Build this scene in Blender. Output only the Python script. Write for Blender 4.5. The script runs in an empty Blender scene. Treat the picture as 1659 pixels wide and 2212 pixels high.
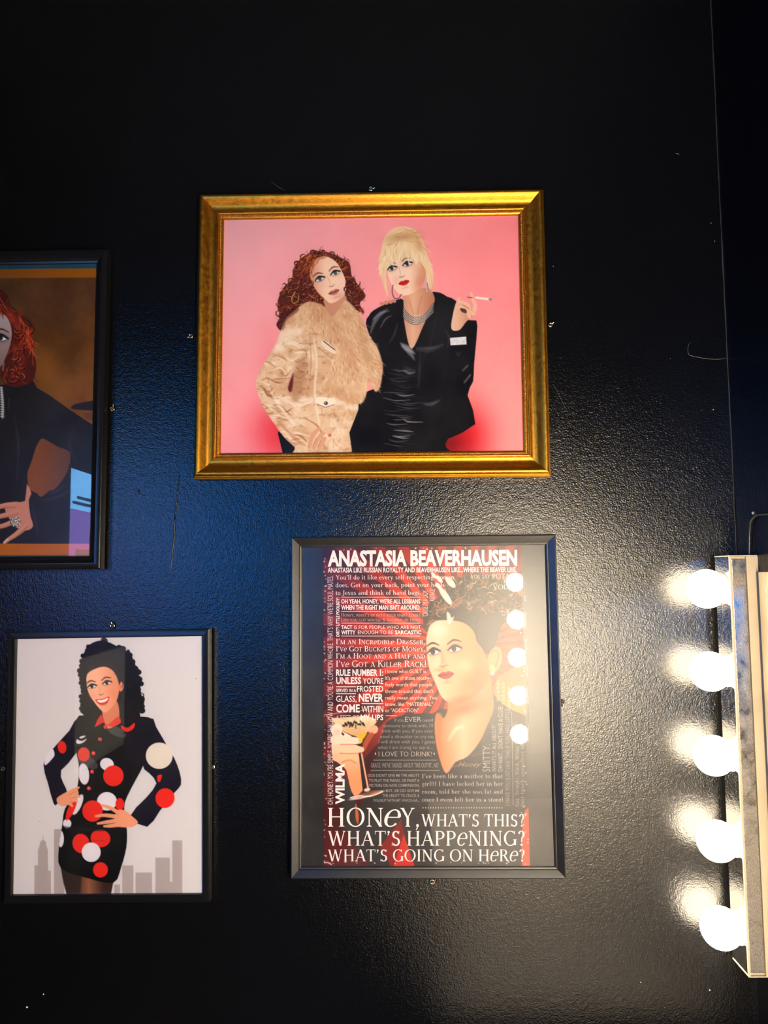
import bpy, bmesh, math, random
import numpy as np
from mathutils import Matrix, Vector

random.seed(7)
rng = np.random.default_rng(7)
SC = bpy.context.scene
COL = SC.collection

# ------------------------------------------------------------------ camera, world, exposure
F_PX, CX, CY = 1660.0, 829.5, 1106.0            # focal length and centre for a 1659 x 2212 frame
CAM = np.array([0.0, -1.25, 1.5])
PITCH, YAW, ROLL = math.radians(4.6), math.radians(-1.0), math.radians(-0.6)
_f = np.array([math.sin(YAW) * math.cos(PITCH), math.cos(YAW) * math.cos(PITCH), math.sin(PITCH)])
_r = np.cross(_f, [0, 0, 1]); _r /= np.linalg.norm(_r)
_u = np.cross(_r, _f)
C_R = math.cos(ROLL) * _r + math.sin(ROLL) * _u
C_U = -math.sin(ROLL) * _r + math.cos(ROLL) * _u
C_F = _f
cam = bpy.data.cameras.new('camera')
cam.sensor_fit = 'HORIZONTAL'; cam.sensor_width = 36.0
cam.lens = 36.0 * F_PX / 1659.0
cam.clip_start = 0.02; cam.clip_end = 50
camo = bpy.data.objects.new('camera', cam); COL.objects.link(camo)
m = Matrix.Identity(4)
for i in range(3):
    m[i][0], m[i][1], m[i][2], m[i][3] = C_R[i], C_U[i], -C_F[i], CAM[i]
camo.matrix_world = m
SC.camera = camo
world = bpy.data.worlds.new('world'); SC.world = world
world.use_nodes = True
world.node_tree.nodes['Background'].inputs[0].default_value = (0.0, 0.0, 0.0, 1)
world.node_tree.nodes['Background'].inputs[1].default_value = 0.0
SC.view_settings.view_transform = 'Standard'
SC.view_settings.look = 'None'
SC.view_settings.gamma = 1.0
SC.view_settings.use_curve_mapping = False
SC.view_settings.exposure = 0.0

BULB_POWER = 35.0                               # radiance of the globe bulbs in the corner
BULB_POWER_FAR = 670.0                           # second bar; the corner bulbs are set far dimmer to limit wall glow
BULB_COLOUR = (1.0, 0.83, 0.60)
SCREEN_GAIN = 1.0                                # the reflected monitor and two unseen ones added for the blue wall glow


def project(P):
    d = np.asarray(P) - CAM
    w = d @ C_F
    return CX + F_PX * (d @ C_R) / w, CY - F_PX * (d @ C_U) / w


def on_wall(px, py, y=0.0):
    d = C_R * (px - CX) / F_PX + C_U * (CY - py) / F_PX + C_F
    t = (y - CAM[1]) / d[1]
    return CAM + d * t


def on_side(px, py, x):
    d = C_R * (px - CX) / F_PX + C_U * (CY - py) / F_PX + C_F
    t = (x - CAM[0]) / d[0]
    return CAM + d * t


# ------------------------------------------------------------------ materials
def lin(c):
    c = np.asarray(c, float) / 255.0
    return np.where(c <= 0.04045, c / 12.92, ((c + 0.055) / 1.055) ** 2.4)


def lin4(c):
    return tuple(lin(c)) + (1.0,)


MATS = {}


def principled(name, base, rough=0.5, metal=0.0, spec=0.5, bump=None, mottled=None, coat=None, rough_var=None):
    """bump=(scale, strength, distance, detail); mottled=(scale, colour2, lo, hi, stretch); rough_var=(scale, lo, hi)"""
    mt = bpy.data.materials.new(name); mt.use_nodes = True
    nt = mt.node_tree; b = nt.nodes['Principled BSDF']
    b.inputs['Base Color'].default_value = base if len(base) == 4 else tuple(base) + (1,)
    b.inputs['Roughness'].default_value = rough
    b.inputs['Metallic'].default_value = metal
    b.inputs['Specular IOR Level'].default_value = spec
    tc = nt.nodes.new('ShaderNodeTexCoord')
    if coat:
        b.inputs['Coat Weight'].default_value = coat[0]; b.inputs['Coat Roughness'].default_value = coat[1]
    if mottled:
        mp = nt.nodes.new('ShaderNodeMapping'); mp.inputs['Scale'].default_value = mottled[4] if len(mottled) > 4 else (1, 1, 1)
        nt.links.new(tc.outputs['Object'], mp.inputs[0])
        nz = nt.nodes.new('ShaderNodeTexNoise'); nz.inputs['Scale'].default_value = mottled[0]; nz.inputs['Detail'].default_value = 6
        nt.links.new(mp.outputs[0], nz.inputs['Vector'])
        rp = nt.nodes.new('ShaderNodeMapRange'); rp.inputs[1].default_value = mottled[2]; rp.inputs[2].default_value = mottled[3]
        nt.links.new(nz.outputs[0], rp.inputs[0])
        mx = nt.nodes.new('ShaderNodeMix'); mx.data_type = 'RGBA'
        mx.inputs[6].default_value = b.inputs['Base Color'].default_value
        mx.inputs[7].default_value = mottled[1] if len(mottled[1]) == 4 else tuple(mottled[1]) + (1,)
        nt.links.new(rp.outputs[0], mx.inputs[0]); nt.links.new(mx.outputs[2], b.inputs['Base Color'])
    if rough_var:
        nz = nt.nodes.new('ShaderNodeTexNoise'); nz.inputs['Scale'].default_value = rough_var[0]; nz.inputs['Detail'].default_value = 5
        nt.links.new(tc.outputs['Object'], nz.inputs['Vector'])
        rp = nt.nodes.new('ShaderNodeMapRange'); rp.inputs[1].default_value = .3; rp.inputs[2].default_value = .7
        rp.inputs[3].default_value = rough_var[1]; rp.inputs[4].default_value = rough_var[2]
        nt.links.new(nz.outputs[0], rp.inputs[0]); nt.links.new(rp.outputs[0], b.inputs['Roughness'])
    if bump:
        nz = nt.nodes.new('ShaderNodeTexNoise'); nz.inputs['Scale'].default_value = bump[0]
        nz.inputs['Detail'].default_value = bump[3] if len(bump) > 3 else 2
        nt.links.new(tc.outputs['Object'], nz.inputs['Vector'])
        bp = nt.nodes.new('ShaderNodeBump'); bp.inputs['Strength'].default_value = bump[1]; bp.inputs['Distance'].default_value = bump[2]
        nt.links.new(nz.outputs[0], bp.inputs['Height']); nt.links.new(bp.outputs[0], b.inputs['Normal'])
        if coat: nt.links.new(bp.outputs[0], b.inputs['Coat Normal'])
    MATS[name] = mt
    return mt


def emission(name, colour, strength):
    mt = bpy.data.materials.new(name); mt.use_nodes = True
    nt = mt.node_tree; nt.nodes.clear()
    e = nt.nodes.new('ShaderNodeEmission'); o = nt.nodes.new('ShaderNodeOutputMaterial')
    e.inputs[0].default_value = tuple(colour) + (1,); e.inputs[1].default_value = strength
    nt.links.new(e.outputs[0], o.inputs[0])
    MATS[name] = mt
    return mt


def glass_material(name, dust):
    """picture glass: clear, mirror-like by Fresnel, with a thin uneven film of dust"""
    mt = bpy.data.materials.new(name); mt.use_nodes = True
    nt = mt.node_tree; nt.nodes.clear()
    o = nt.nodes.new('ShaderNodeOutputMaterial')
    tr = nt.nodes.new('ShaderNodeBsdfTransparent'); gl = nt.nodes.new('ShaderNodeBsdfGlossy'); gl.inputs['Roughness'].default_value = 0.015
    fr = nt.nodes.new('ShaderNodeFresnel'); fr.inputs[0].default_value = 1.5
    mx = nt.nodes.new('ShaderNodeMixShader')
    nt.links.new(fr.outputs[0], mx.inputs[0]); nt.links.new(tr.outputs[0], mx.inputs[1]); nt.links.new(gl.outputs[0], mx.inputs[2])
    df = nt.nodes.new('ShaderNodeBsdfDiffuse'); df.inputs[0].default_value = (.75, .73, .7, 1)
    tc = nt.nodes.new('ShaderNodeTexCoord'); nz = nt.nodes.new('ShaderNodeTexNoise'); nz.inputs['Scale'].default_value = 14; nz.inputs['Detail'].default_value = 8
    nt.links.new(tc.outputs['Object'], nz.inputs['Vector'])
    rp = nt.nodes.new('ShaderNodeMapRange'); rp.inputs[1].default_value = .35; rp.inputs[2].default_value = .75
    rp.inputs[3].default_value = dust * .4; rp.inputs[4].default_value = dust * 1.6
    nt.links.new(nz.outputs[0], rp.inputs[0])
    m2 = nt.nodes.new('ShaderNodeMixShader')
    nt.links.new(rp.outputs[0], m2.inputs[0]); nt.links.new(mx.outputs[0], m2.inputs[1]); nt.links.new(df.outputs[0], m2.inputs[2])
    nt.links.new(m2.outputs[0], o.inputs[0])
    MATS[name] = mt
    return mt


def satin(name, base, rough, ior, bump=None, attr=None, gain=1.0, mottled=None):
    """matt body under a satin surface whose sheen has no long tail (Beckmann)"""
    mt = bpy.data.materials.new(name); mt.use_nodes = True
    nt = mt.node_tree; nt.nodes.clear()
    o = nt.nodes.new('ShaderNodeOutputMaterial'); df = nt.nodes.new('ShaderNodeBsdfDiffuse'); gl = nt.nodes.new('ShaderNodeBsdfAnisotropic')
    gl.distribution = 'BECKMANN'; gl.inputs['Roughness'].default_value = rough; gl.inputs['Color'].default_value = (1, 1, 1, 1)
    fr = nt.nodes.new('ShaderNodeFresnel'); fr.inputs[0].default_value = ior
    mx = nt.nodes.new('ShaderNodeMixShader')
    nt.links.new(fr.outputs[0], mx.inputs[0]); nt.links.new(df.outputs[0], mx.inputs[1]); nt.links.new(gl.outputs[0], mx.inputs[2]); nt.links.new(mx.outputs[0], o.inputs[0])
    df.inputs[0].default_value = tuple(base)[:3] + (1,)
    tc = nt.nodes.new('ShaderNodeTexCoord')
    if attr:
        at = nt.nodes.new('ShaderNodeAttribute'); at.attribute_name = attr
        mu = nt.nodes.new('ShaderNodeVectorMath'); mu.operation = 'SCALE'; mu.inputs['Scale'].default_value = gain
        nt.links.new(at.outputs['Color'], mu.inputs[0]); nt.links.new(mu.outputs[0], df.inputs[0])
    if mottled:
        nz = nt.nodes.new('ShaderNodeTexNoise'); nz.inputs['Scale'].default_value = mottled[0]; nz.inputs['Detail'].default_value = 6
        nt.links.new(tc.outputs['Object'], nz.inputs['Vector'])
        rp = nt.nodes.new('ShaderNodeMapRange'); rp.inputs[1].default_value = mottled[2]; rp.inputs[2].default_value = mottled[3]
        nt.links.new(nz.outputs[0], rp.inputs[0])
        m2 = nt.nodes.new('ShaderNodeMix'); m2.data_type = 'RGBA'; m2.inputs[6].default_value = tuple(base)[:3] + (1,); m2.inputs[7].default_value = tuple(mottled[1])[:3] + (1,)
        nt.links.new(rp.outputs[0], m2.inputs[0]); nt.links.new(m2.outputs[2], df.inputs[0])
    if bump:
        h = None
        for sc, wt in bump[0]:
            nz = nt.nodes.new('ShaderNodeTexNoise'); nz.inputs['Scale'].default_value = sc; nz.inputs['Detail'].default_value = 1.5
            nt.links.new(tc.outputs['Object'], nz.inputs['Vector'])
            k = nt.nodes.new('ShaderNodeMath'); k.operation = 'MULTIPLY_ADD'; k.inputs[1].default_value = wt; k.inputs[2].default_value = 0
            nt.links.new(nz.outputs[0], k.inputs[0])
            if h: nt.links.new(h.outputs[0], k.inputs[2])
            h = k
        bp = nt.nodes.new('ShaderNodeBump'); bp.inputs['Strength'].default_value = bump[1]; bp.inputs['Distance'].default_value = bump[2]
        nt.links.new(h.outputs[0], bp.inputs['Height'])
        nt.links.new(bp.outputs[0], gl.inputs['Normal']); nt.links.new(bp.outputs[0], df.inputs['Normal']); nt.links.new(bp.outputs[0], fr.inputs['Normal'])
    MATS[name] = mt
    return mt


def ink_material(name, rough, gain, ior=1.4):
    """printed paper: colours come from the sheet's own colour attribute"""
    return satin(name, (.5, .5, .5), rough, ior, attr='ink', gain=gain)


satin('black_paint', (.0028, .0028, .0032), .30, 1.50, bump=(((400, 1.0), (150, .9)), .46, .0010))
satin('dark_wall_paint', (.003, .003, .0045), .30, 1.33, bump=(((260, 1.0), (90, .8)), .4, .0010))
satin('black_frame', (.006, .006, .007), .30, 1.36, bump=(((500, 1.0),), .1, .0004))
satin('satin_frame', (.012, .0115, .0115), .38, 1.44, mottled=(40, (.02, .019, .018), .5, .8))
satin('backing_board', (.018, .0165, .016), .30, 1.47, mottled=(70, (.035, .033, .032), .6, .85))
principled('dull_dark', (.02, .02, .022), .8)
principled('beige_top', lin4((238, 228, 208)), .5, bump=(60, .05, .001))
principled('cream_paint', lin4((190, 172, 138)), .5, spec=.3, mottled=(9, lin4((170, 150, 115)), .5, .85))
principled('chrome', (.86, .84, .8), .06, 1.0, bump=(22, .12, .0015, 2))
principled('worn_chrome', (.27, .25, .22), .22, 1.0, mottled=(700, (.16, .14, .12, 1), .42, .66, (1, 1, .5)), rough_var=(60, .2, .5), bump=(420, .25, .0006, 4))
principled('chrome_edge', (.9, .86, .78), .3, .6)
principled('mirror', (.88, .89, .88), .01, 1.0)
principled('gold_leaf', (.62, .27, .026), .4, 1.0, mottled=(1300, (.27, .11, .009, 1), .48, .72, (.14, 1, 1)), rough_var=(150, .34, .48), bump=(900, .10, .0003, 3))
principled('gold_leaf_upright', (.62, .27, .026), .4, 1.0, mottled=(1300, (.27, .11, .009, 1), .48, .72, (1, 1, .14)), rough_var=(150, .34, .48), bump=(900, .10, .0003, 3))
principled('gold_bead', (.62, .38, .12), .3, 1.0)
principled('screw_brass', (.62, .5, .33), .26, 1.0)
principled('screw_dark', (.10, .075, .05), .35, .8)
principled('cable_black', (.015, .015, .016), .35)
principled('chipped_caulk', (.016, .015, .014), .6)
principled('dust_fleck', (.62, .58, .52), .8)
principled('hair_fibre', (.16, .13, .10), .5)
principled('socket_white', (.85, .82, .76), .35)
principled('bezel_black', (.01, .01, .011), .3)
principled('notice_paper', (.78, .78, .76), .7)
emission('bulb_glow', BULB_COLOUR, BULB_POWER)
emission('bulb_glow_far', BULB_COLOUR, BULB_POWER_FAR)
glass_material('picture_glass', .010)
glass_material('dusty_glass', .02)
_g = bpy.data.materials.new('clear'); _g.use_nodes = True; _g.node_tree.nodes.clear()
_o = _g.node_tree.nodes.new('ShaderNodeOutputMaterial'); _t = _g.node_tree.nodes.new('ShaderNodeBsdfTransparent')
_g.node_tree.links.new(_t.outputs[0], _o.inputs[0]); MATS['clear'] = _g


# ------------------------------------------------------------------ object helpers
def tag(o, label=None, cat=None, group=None, kind=None):
    for k, v in (('label', label), ('category', cat), ('group', group), ('kind', kind)):
        if v: o[k] = v
    return o


def empty(name, matrix, label, cat, group=None):
    o = bpy.data.objects.new(name, None); COL.objects.link(o)
    o.empty_display_size = .05
    o.matrix_world = matrix
    return tag(o, label, cat, group)


def link_mesh(name, me, parent=None, mats=()):
    o = bpy.data.objects.new(name, me); COL.objects.link(o)
    for mm in mats: me.materials.append(MATS[mm])
    if parent: o.parent = parent
    return o


def mesh_from(name, verts, faces, mat, parent=None, smooth_angle=None):
    me = bpy.data.meshes.new(name)
    me.from_pydata([tuple(v) for v in verts], [], faces)
    bm = bmesh.new(); bm.from_mesh(me); bmesh.ops.recalc_face_normals(bm, faces=bm.faces); bm.to_mesh(me); bm.free()
    if smooth_angle:
        me.polygons.foreach_set('use_smooth', [True] * len(me.polygons))
        me.set_sharp_from_angle(angle=math.radians(smooth_angle))
    return link_mesh(name, me, parent, [mat])


def box_data(x0, x1, y0, y1, z0, z1):
    v = [(x, y, z) for x in (x0, x1) for y in (y0, y1) for z in (z0, z1)]
    return v, [(0, 1, 3, 2), (4, 6, 7, 5), (0, 4, 5, 1), (2, 3, 7, 6), (0, 2, 6, 4), (1, 5, 7, 3)]


def box(name, x0, x1, y0, y1, z0, z1, mat, parent=None, bevel=0.0):
    v, f = box_data(x0, x1, y0, y1, z0, z1)
    me = bpy.data.meshes.new(name); me.from_pydata(v, [], f)
    bm = bmesh.new(); bm.from_mesh(me); bmesh.ops.recalc_face_normals(bm, faces=bm.faces)
    if bevel: bmesh.ops.bevel(bm, geom=list(bm.edges), offset=bevel, segments=2, profile=.6, affect='EDGES')
    bm.to_mesh(me); bm.free()
    return link_mesh(name, me, parent, [mat])


def lathe(profile, axis='x', seg=32):
    """profile: (along, radius) list, revolved about an axis"""
    V, Fc = [], []
    for a, r in profile:
        for k in range(seg):
            t = 2 * math.pi * k / seg
            c, s = r * math.cos(t), r * math.sin(t)
            V.append((a, c, s) if axis == 'x' else (c, a, s))
    n = len(profile)
    for i in range(n - 1):
        for k in range(seg):
            k2 = (k + 1) % seg
            Fc.append((i * seg + k, i * seg + k2, (i + 1) * seg + k2, (i + 1) * seg + k))
    Fc.append(tuple(range(seg))); Fc.append(tuple((n - 1) * seg + k for k in range(seg)))
    return V, Fc


def tube(points, radii, seg=8):
    P = [Vector(p) for p in points]
    if not hasattr(radii, '__len__'): radii = [radii] * len(P)
    V, Fc = [], []
    up = Vector((.3, .9, .31)).normalized()
    for i, p in enumerate(P):
        t = (P[min(i + 1, len(P) - 1)] - P[max(i - 1, 0)]).normalized()
        a = t.cross(up).normalized(); b = t.cross(a)
        for k in range(seg):
            th = 2 * math.pi * k / seg
            V.append(p + (a * math.cos(th) + b * math.sin(th)) * radii[i])
    for i in range(len(P) - 1):
        for k in range(seg):
            k2 = (k + 1) % seg
            Fc.append((i * seg + k, i * seg + k2, (i + 1) * seg + k2, (i + 1) * seg + k))
    Fc.append(tuple(range(seg))); Fc.append(tuple((len(P) - 1) * seg + k for k in range(seg)))
    return V, Fc


def catmull(pts, n=5, closed=False):
    P = [np.array(p, float) for p in pts]; out = []
    N = len(P); rngN = N if closed else N - 1
    for i in range(rngN):
        p0 = P[(i - 1) % N] if closed or i > 0 else P[0]
        p1, p2 = P[i], P[(i + 1) % N]
        p3 = P[(i + 2) % N] if closed or i + 2 < N else P[-1]
        for k in range(n):
            t = k / n
            out.append(.5 * ((2 * p1) + (-p0 + p2) * t + (2 * p0 - 5 * p1 + 4 * p2 - p3) * t * t + (-p0 + 3 * p1 - 3 * p2 + p3) * t ** 3))
    if not closed: out.append(P[-1])
    return np.array(out)


# ------------------------------------------------------------------ the room
XR, XL, YB, ZC = 0.546, -1.06, -4.7, 2.75


def structure(o): return tag(o, kind='structure')


wall_back = structure(box('wall_back', XL - .1, XR + .1, 0, .12, 0, ZC, 'black_paint'))
wall_right = structure(box('wall_right', XR, XR + .1, YB, 0, 0, ZC, 'dark_wall_paint'))
wall_left = structure(box('wall_left', XL - .1, XL, YB, 0, 0, ZC, 'dark_wall_paint'))
wall_front = structure(box('wall_front', XL - .1, XR + .1, YB - .1, YB, 0, ZC, 'dull_dark'))
floor = structure(box('floor', XL - .1, XR + .1, YB - .1, .12, -.1, 0, 'dull_dark'))
ceiling = structure(box('ceiling', XL - .1, XR + .1, YB - .1, .12, ZC, ZC + .1, 'dull_dark'))


def wall_tube(name, pts, r, mat, parent, y=-.0003):
    P = [on_wall(px, py, y) for px, py in catmull(pts, 6)]
    rr = [r * (.35 + .65 * math.sin(math.pi * min(max(i / (len(P) - 1), .06), .94))) for i in range(len(P))]
    V, Fc = tube(P, rr, 6)
    return mesh_from(name, V, Fc, mat, parent, 60)


# paint runs and loose fibres caught in the paint of the black wall
wall_tube('paint_run', [(388, 1018), (384, 1060), (379, 1110), (376, 1160), (372, 1200), (368, 1236)], .0016, 'black_paint', wall_back)
wall_tube('paint_run', [(300, 1056), (300, 1064), (301, 1072)], .0013, 'black_paint', wall_back)
wall_tube('paint_run', [(460, 1229), (461, 1234), (461, 1240)], .0011, 'black_paint', wall_back)
wall_tube('caught_fibre', [(1492, 739), (1487, 746), (1487, 764), (1500, 770), (1540, 776), (1575, 773), (1602, 762)], .00035, 'hair_fibre', wall_back)
wall_tube('caught_fibre', [(1195, 830), (1212, 862), (1226, 890)], .00022, 'hair_fibre', wall_back)
wall_tube('caught_fibre', [(585, 392), (600, 403), (614, 412)], .00022, 'hair_fibre', wall_back)
wall_tube('caught_fibre', [(1458, 331), (1463, 332), (1467, 334)], .0004, 'hair_fibre', wall_back)
wall_tube('caught_fibre', [(1219, 1525), (1225, 1550), (1231, 1574)], .00025, 'hair_fibre', wall_back)
for k, (px, py, r) in enumerate([(58, 2176, .0020), (94, 2148, .0013), (1533, 1920, .0010), (1533, 2139, .0012), (1384, 2122, .0008), (1536, 482, .0009),
                                 (1544, 521, .0008), (1554, 424, .0009), (1505, 1010, .0008), (1541, 885, .0010), (1516, 886, .0006), (1448, 775, .0007), (1195, 575, .0008)]):
    c = on_wall(px, py, -.0002)
    me = bpy.data.meshes.new('paint_fleck'); bm = bmesh.new(); bmesh.ops.create_icosphere(bm, subdivisions=1, radius=r)
    for v in bm.verts: v.co = Vector((v.co.x * random.uniform(.7, 1.2), v.co.y * .5, v.co.z * random.uniform(.6, 1.3)))
    bm.to_mesh(me); bm.free()
    o = link_mesh('paint_fleck', me, wall_back, ['dust_fleck']); o.location = c
# chipped caulk bead down the corner between the two walls
pts, rad = [], []
for k in range(60):
    z = .95 + k * .031
    pts.append((XR - .0006 + random.uniform(-.0006, .0006), -.0008 + random.uniform(-.0004, .0004), z)); rad.append(random.uniform(.0006, .0016))
V, Fc = tube(pts, rad, 6)
mesh_from('caulk_bead', V, Fc, 'chipped_caulk', wall_right, 60)
BAR2_X, BAR2_Y, BAR2_DZ = .383, -1.42, .042       # second bulb bar, seen as bulbs mirrored in the poster glass
POST_RZ = -.0061
SCREEN_Y0, SCREEN_PITCH, SCREEN_Z0, SCREEN_Z1 = -1.12, .78, 1.40, 1.86
SCREENS = [((.02, .22, 1.0), 3.0), ((.008, .27, 1.0), 7.0), ((.008, .29, 1.0), 56.0)]
# ------------------------------------------------------------------ vanity light bars on the right wall
def bulb_mesh(mat):
    R, cut = .0302, .0225                        # globe; its back sits in the collar on the plate
    prof = []
    a0 = math.acos(-cut / R)
    for i in range(15):
        t = i / 14 * a0
        prof.append((-R * math.cos(t), max(R * math.sin(t), .0004)))
    prof.append((cut + .0035, .0165))
    V, Fc = lathe(prof, 'x', 28)
    me = bpy.data.meshes.new('bulb'); me.from_pydata(V, [], Fc)
    bm = bmesh.new(); bm.from_mesh(me); bmesh.ops.recalc_face_normals(bm, faces=bm.faces); bm.to_mesh(me); bm.free()
    me.polygons.foreach_set('use_smooth', [True] * len(me.polygons))
    me.materials.append(MATS[mat])
    return me


def collar_mesh():
    V, Fc = lathe([(-.0008, .0175), (-.0008, .0225), (.0012, .0235), (.003, .0235), (.003, .0175)], 'x', 28)
    Fc = Fc[:-2]
    me = bpy.data.meshes.new('collar'); me.from_pydata(V, [], Fc); me.materials.append(MATS['chrome_edge'])
    me.polygons.foreach_set('use_smooth', [True] * len(me.polygons)); me.set_sharp_from_angle(angle=.6)
    return me


BULB_ME, BULB_FAR_ME, COLLAR_ME = bulb_mesh('bulb_glow'), bulb_mesh('bulb_glow_far'), collar_mesh()
BAR_Z0, BAR_Z1 = .9105, 1.521
BULB_Z = [1.4717 - .1264 * k for k in range(5)]


def light_bar(y_far, y_near, x_face, x_back, label, dz=0.0, bulb=BULB_ME):
    yc = (y_far + y_near) / 2
    root = empty('vanity_light_bar', Matrix.Translation((x_back, yc, BAR_Z0 + dz)), label, 'light bar', 'bulb light bars beside the vanity mirror')

    def bx(name, a, b, c, d, e, f, mat, par=root, bev=0):
        return box(name, a - x_back, b - x_back, c - yc, d - yc, e - BAR_Z0, f - BAR_Z0, mat, par, bev)
    bx('housing', x_face + .003, x_back, y_near + .003, y_far - .001, BAR_Z0, BAR_Z1, 'cream_paint', root, .0012)
    plate = bx('face_plate', x_face, x_face + .0029, y_near + .003, y_far, BAR_Z0 + .001, BAR_Z1 - .001, 'chrome', root, .0006)
    bx('edge_trim', x_face - .0004, x_face + .003, y_near - .0002, y_near + .0029, BAR_Z0, BAR_Z1, 'cream_paint', root, .0004)
    bx('side_strip', x_face + .0034, x_face + .0235, y_near + .0006, y_near + .0029, BAR_Z0 + .004, BAR_Z1 - .004, 'worn_chrome', root, .0004)
    bx('top_cap', x_face - .0004, x_back - .0006, y_near - .0004, y_far, BAR_Z1 + .0001, BAR_Z1 + .0016, 'cream_paint', root, .0004)
    bx('bottom_cap', x_face - .0004, x_back - .0006, y_near - .0004, y_far, BAR_Z0 - .0016, BAR_Z0 - .0001, 'cream_paint', root, .0004)
    bx('back_flange', x_face + .0245, x_back, y_near - .0012, y_near + .0028, BAR_Z0, BAR_Z1, 'cream_paint', root, .0006)
    for z in BULB_Z:
        b = link_mesh('bulb', bulb, root); b.location = (x_face - .0258 - x_back, 0, z - BAR_Z0)
        tag(b, 'glowing white globe bulb')
        c = link_mesh('collar', COLLAR_ME, b); c.location = (.0228, 0, 0)
    return root


light_bar(-.0165, -.0715, .5035, XR - .0002, 'chrome vanity light bar with five glowing globe bulbs in the wall corner')
light_bar(BAR2_Y + .0275, BAR2_Y - .0275, BAR2_X + .0258, XR - .0002, 'second bulb bar at the far end of the mirror, reflected in the poster glass', BAR2_DZ, BULB_FAR_ME)

# mirror with its cream frame, and the vanity counter under it
MY0, MY1, MZ0, MZ1 = -1.33, -.082, .80, 1.497
mr = empty('vanity_mirror', Matrix.Translation((XR, (MY0 + MY1) / 2, MZ0)), 'cream framed vanity mirror edge right beside the bulb bar', 'mirror')
my = (MY0 + MY1) / 2
FW = .022
glass = box('mirror_glass', -.0032, -.0006, MY0 + FW - my, MY1 - FW - my, FW, MZ1 - MZ0 - FW, 'mirror', mr)
for nm, a, b, c, d in (('frame_rail', MY0 - my, MY0 + FW - my, 0, MZ1 - MZ0), ('frame_rail', MY1 - FW - my, MY1 - my, 0, MZ1 - MZ0),
                       ('frame_rail', MY0 + FW - my + .0002, MY1 - FW - my - .0002, 0, FW), ('frame_rail', MY0 + FW - my + .0002, MY1 - FW - my - .0002, MZ1 - MZ0 - FW, MZ1 - MZ0)):
    box(nm, -.0055, -.0005, a, b, c, d, 'cream_paint', mr, .0012)
ct = empty('vanity_counter', Matrix.Translation((XR, -.84, 0)), 'beige vanity counter under the mirror, outside the picture', 'counter')
box('counter_top', -.47, -.001, -.72, .72, .735, .765, 'beige_top', ct, .003)
box('front_apron', -.46, -.44, -.69, .69, .62, .7345, 'cream_paint', ct, .002)
for yy in (-.68, .64):
    box('leg', -.45, -.41, yy, yy + .04, 0, .6195, 'cream_paint', ct, .002)
    box('leg', -.06, -.02, yy, yy + .04, 0, .7345, 'cream_paint', ct, .002)

# cable above the bar, along the right wall
cp = [(1618, 1212), (1618, 1180), (1619, 1150), (1622, 1128), (1630, 1116), (1641, 1111), (1668, 1110), (1700, 1112), (1760, 1116)]
P = [on_side(px, py, XR - .0032) for px, py in catmull(cp, 6)]
V, Fc = tube(P, .0022, 10)
tag(mesh_from('cable', V, Fc, 'cable_black', None, 60), 'thin black cable bending along the dark side wall above the bulb bar', 'cable')
c = on_side(1626, 1108, XR - .0015)
V, Fc = lathe([(-.0012, .0012), (-.0004, .0021), (.0014, .0021)], 'x', 10)
o = mesh_from('cable_tack', V, Fc, 'dust_fleck', None, 60); o.location = c
tag(o, 'tiny pale tack beside the bend of the black cable', 'tack')

# ------------------------------------------------------------------ left wall: reflected monitor and paper notice; two more monitors added for blue glow
for k, cc in enumerate(SCREENS):
    y1 = SCREEN_Y0 - k * SCREEN_PITCH; y0 = y1 - SCREEN_PITCH + .03
    mo = empty('monitor', Matrix.Translation((XL, (y0 + y1) / 2, SCREEN_Z0)),
               ['blue lit monitor nearest the picture wall, seen reflected in the framed portrait', 'unseen middle monitor on the left wall, added for the blue wall glow', 'unseen far monitor on the left wall, added for the blue wall glow'][k], 'monitor', 'monitors on the left wall')
    hw = (y1 - y0) / 2; H = SCREEN_Z1 - SCREEN_Z0
    box('casing', .001, .035, -hw, hw, 0, H, 'bezel_black', mo, .004)
    me = bpy.data.meshes.new('screen')
    em = emission('screen_glow_%d' % k, cc[0], cc[1] * SCREEN_GAIN)
    v, f = box_data(.0352, .0365, -hw + .012, hw - .012, .014, H - .012)
    me.from_pydata(v, [], f)
    sc = link_mesh('screen', me, mo); me.materials.append(em)
    if k == 0:
        emission('screen_header', (.18, .52, 1.0), 22 * SCREEN_GAIN); emission('screen_lilac', (.42, .28, 1.0), 9 * SCREEN_GAIN)
        emission('screen_teal', (.05, .28, .55), 6 * SCREEN_GAIN); emission('screen_ink', (.02, .14, .30), 5 * SCREEN_GAIN)
        yl = hw - .012 - .62 * 2 * hw                                # the page fills the nearer part of the screen
        box('picture_area', .0366, .0369, yl, hw - .012, .014, H * .70, 'screen_lilac', sc)
        box('page_header', .0366, .0369, yl, hw - .012, H * .70 + .0002, H - .012, 'screen_header', sc)
        for a, b, zf in [(.02, .30, .735), (.34, .50, .725), (.06, .25, .775)]:
            box('text_line', .0370, .0372, hw - .012 - b * 2 * hw, hw - .012 - a * 2 * hw, H * zf, H * zf + .010, 'screen_ink', sc)
        for a, b, z0, z1 in [(.06, .30, .34, .40), (.20, .34, .06, .52), (.03, .12, .02, .08), (.40, .56, .1, .45)]:
            box('picture_shape', .0370, .0372, hw - .012 - b * 2 * hw, hw - .012 - a * 2 * hw, H * z0 + .014, H * z1 + .014, 'screen_teal', sc)
o = box('paper_notice', XL + .0003, XL + .0012, -1.66, -1.24, .86, 1.22, 'notice_paper')
tag(o, 'white paper notice on the left wall below the monitors', 'notice')


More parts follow.
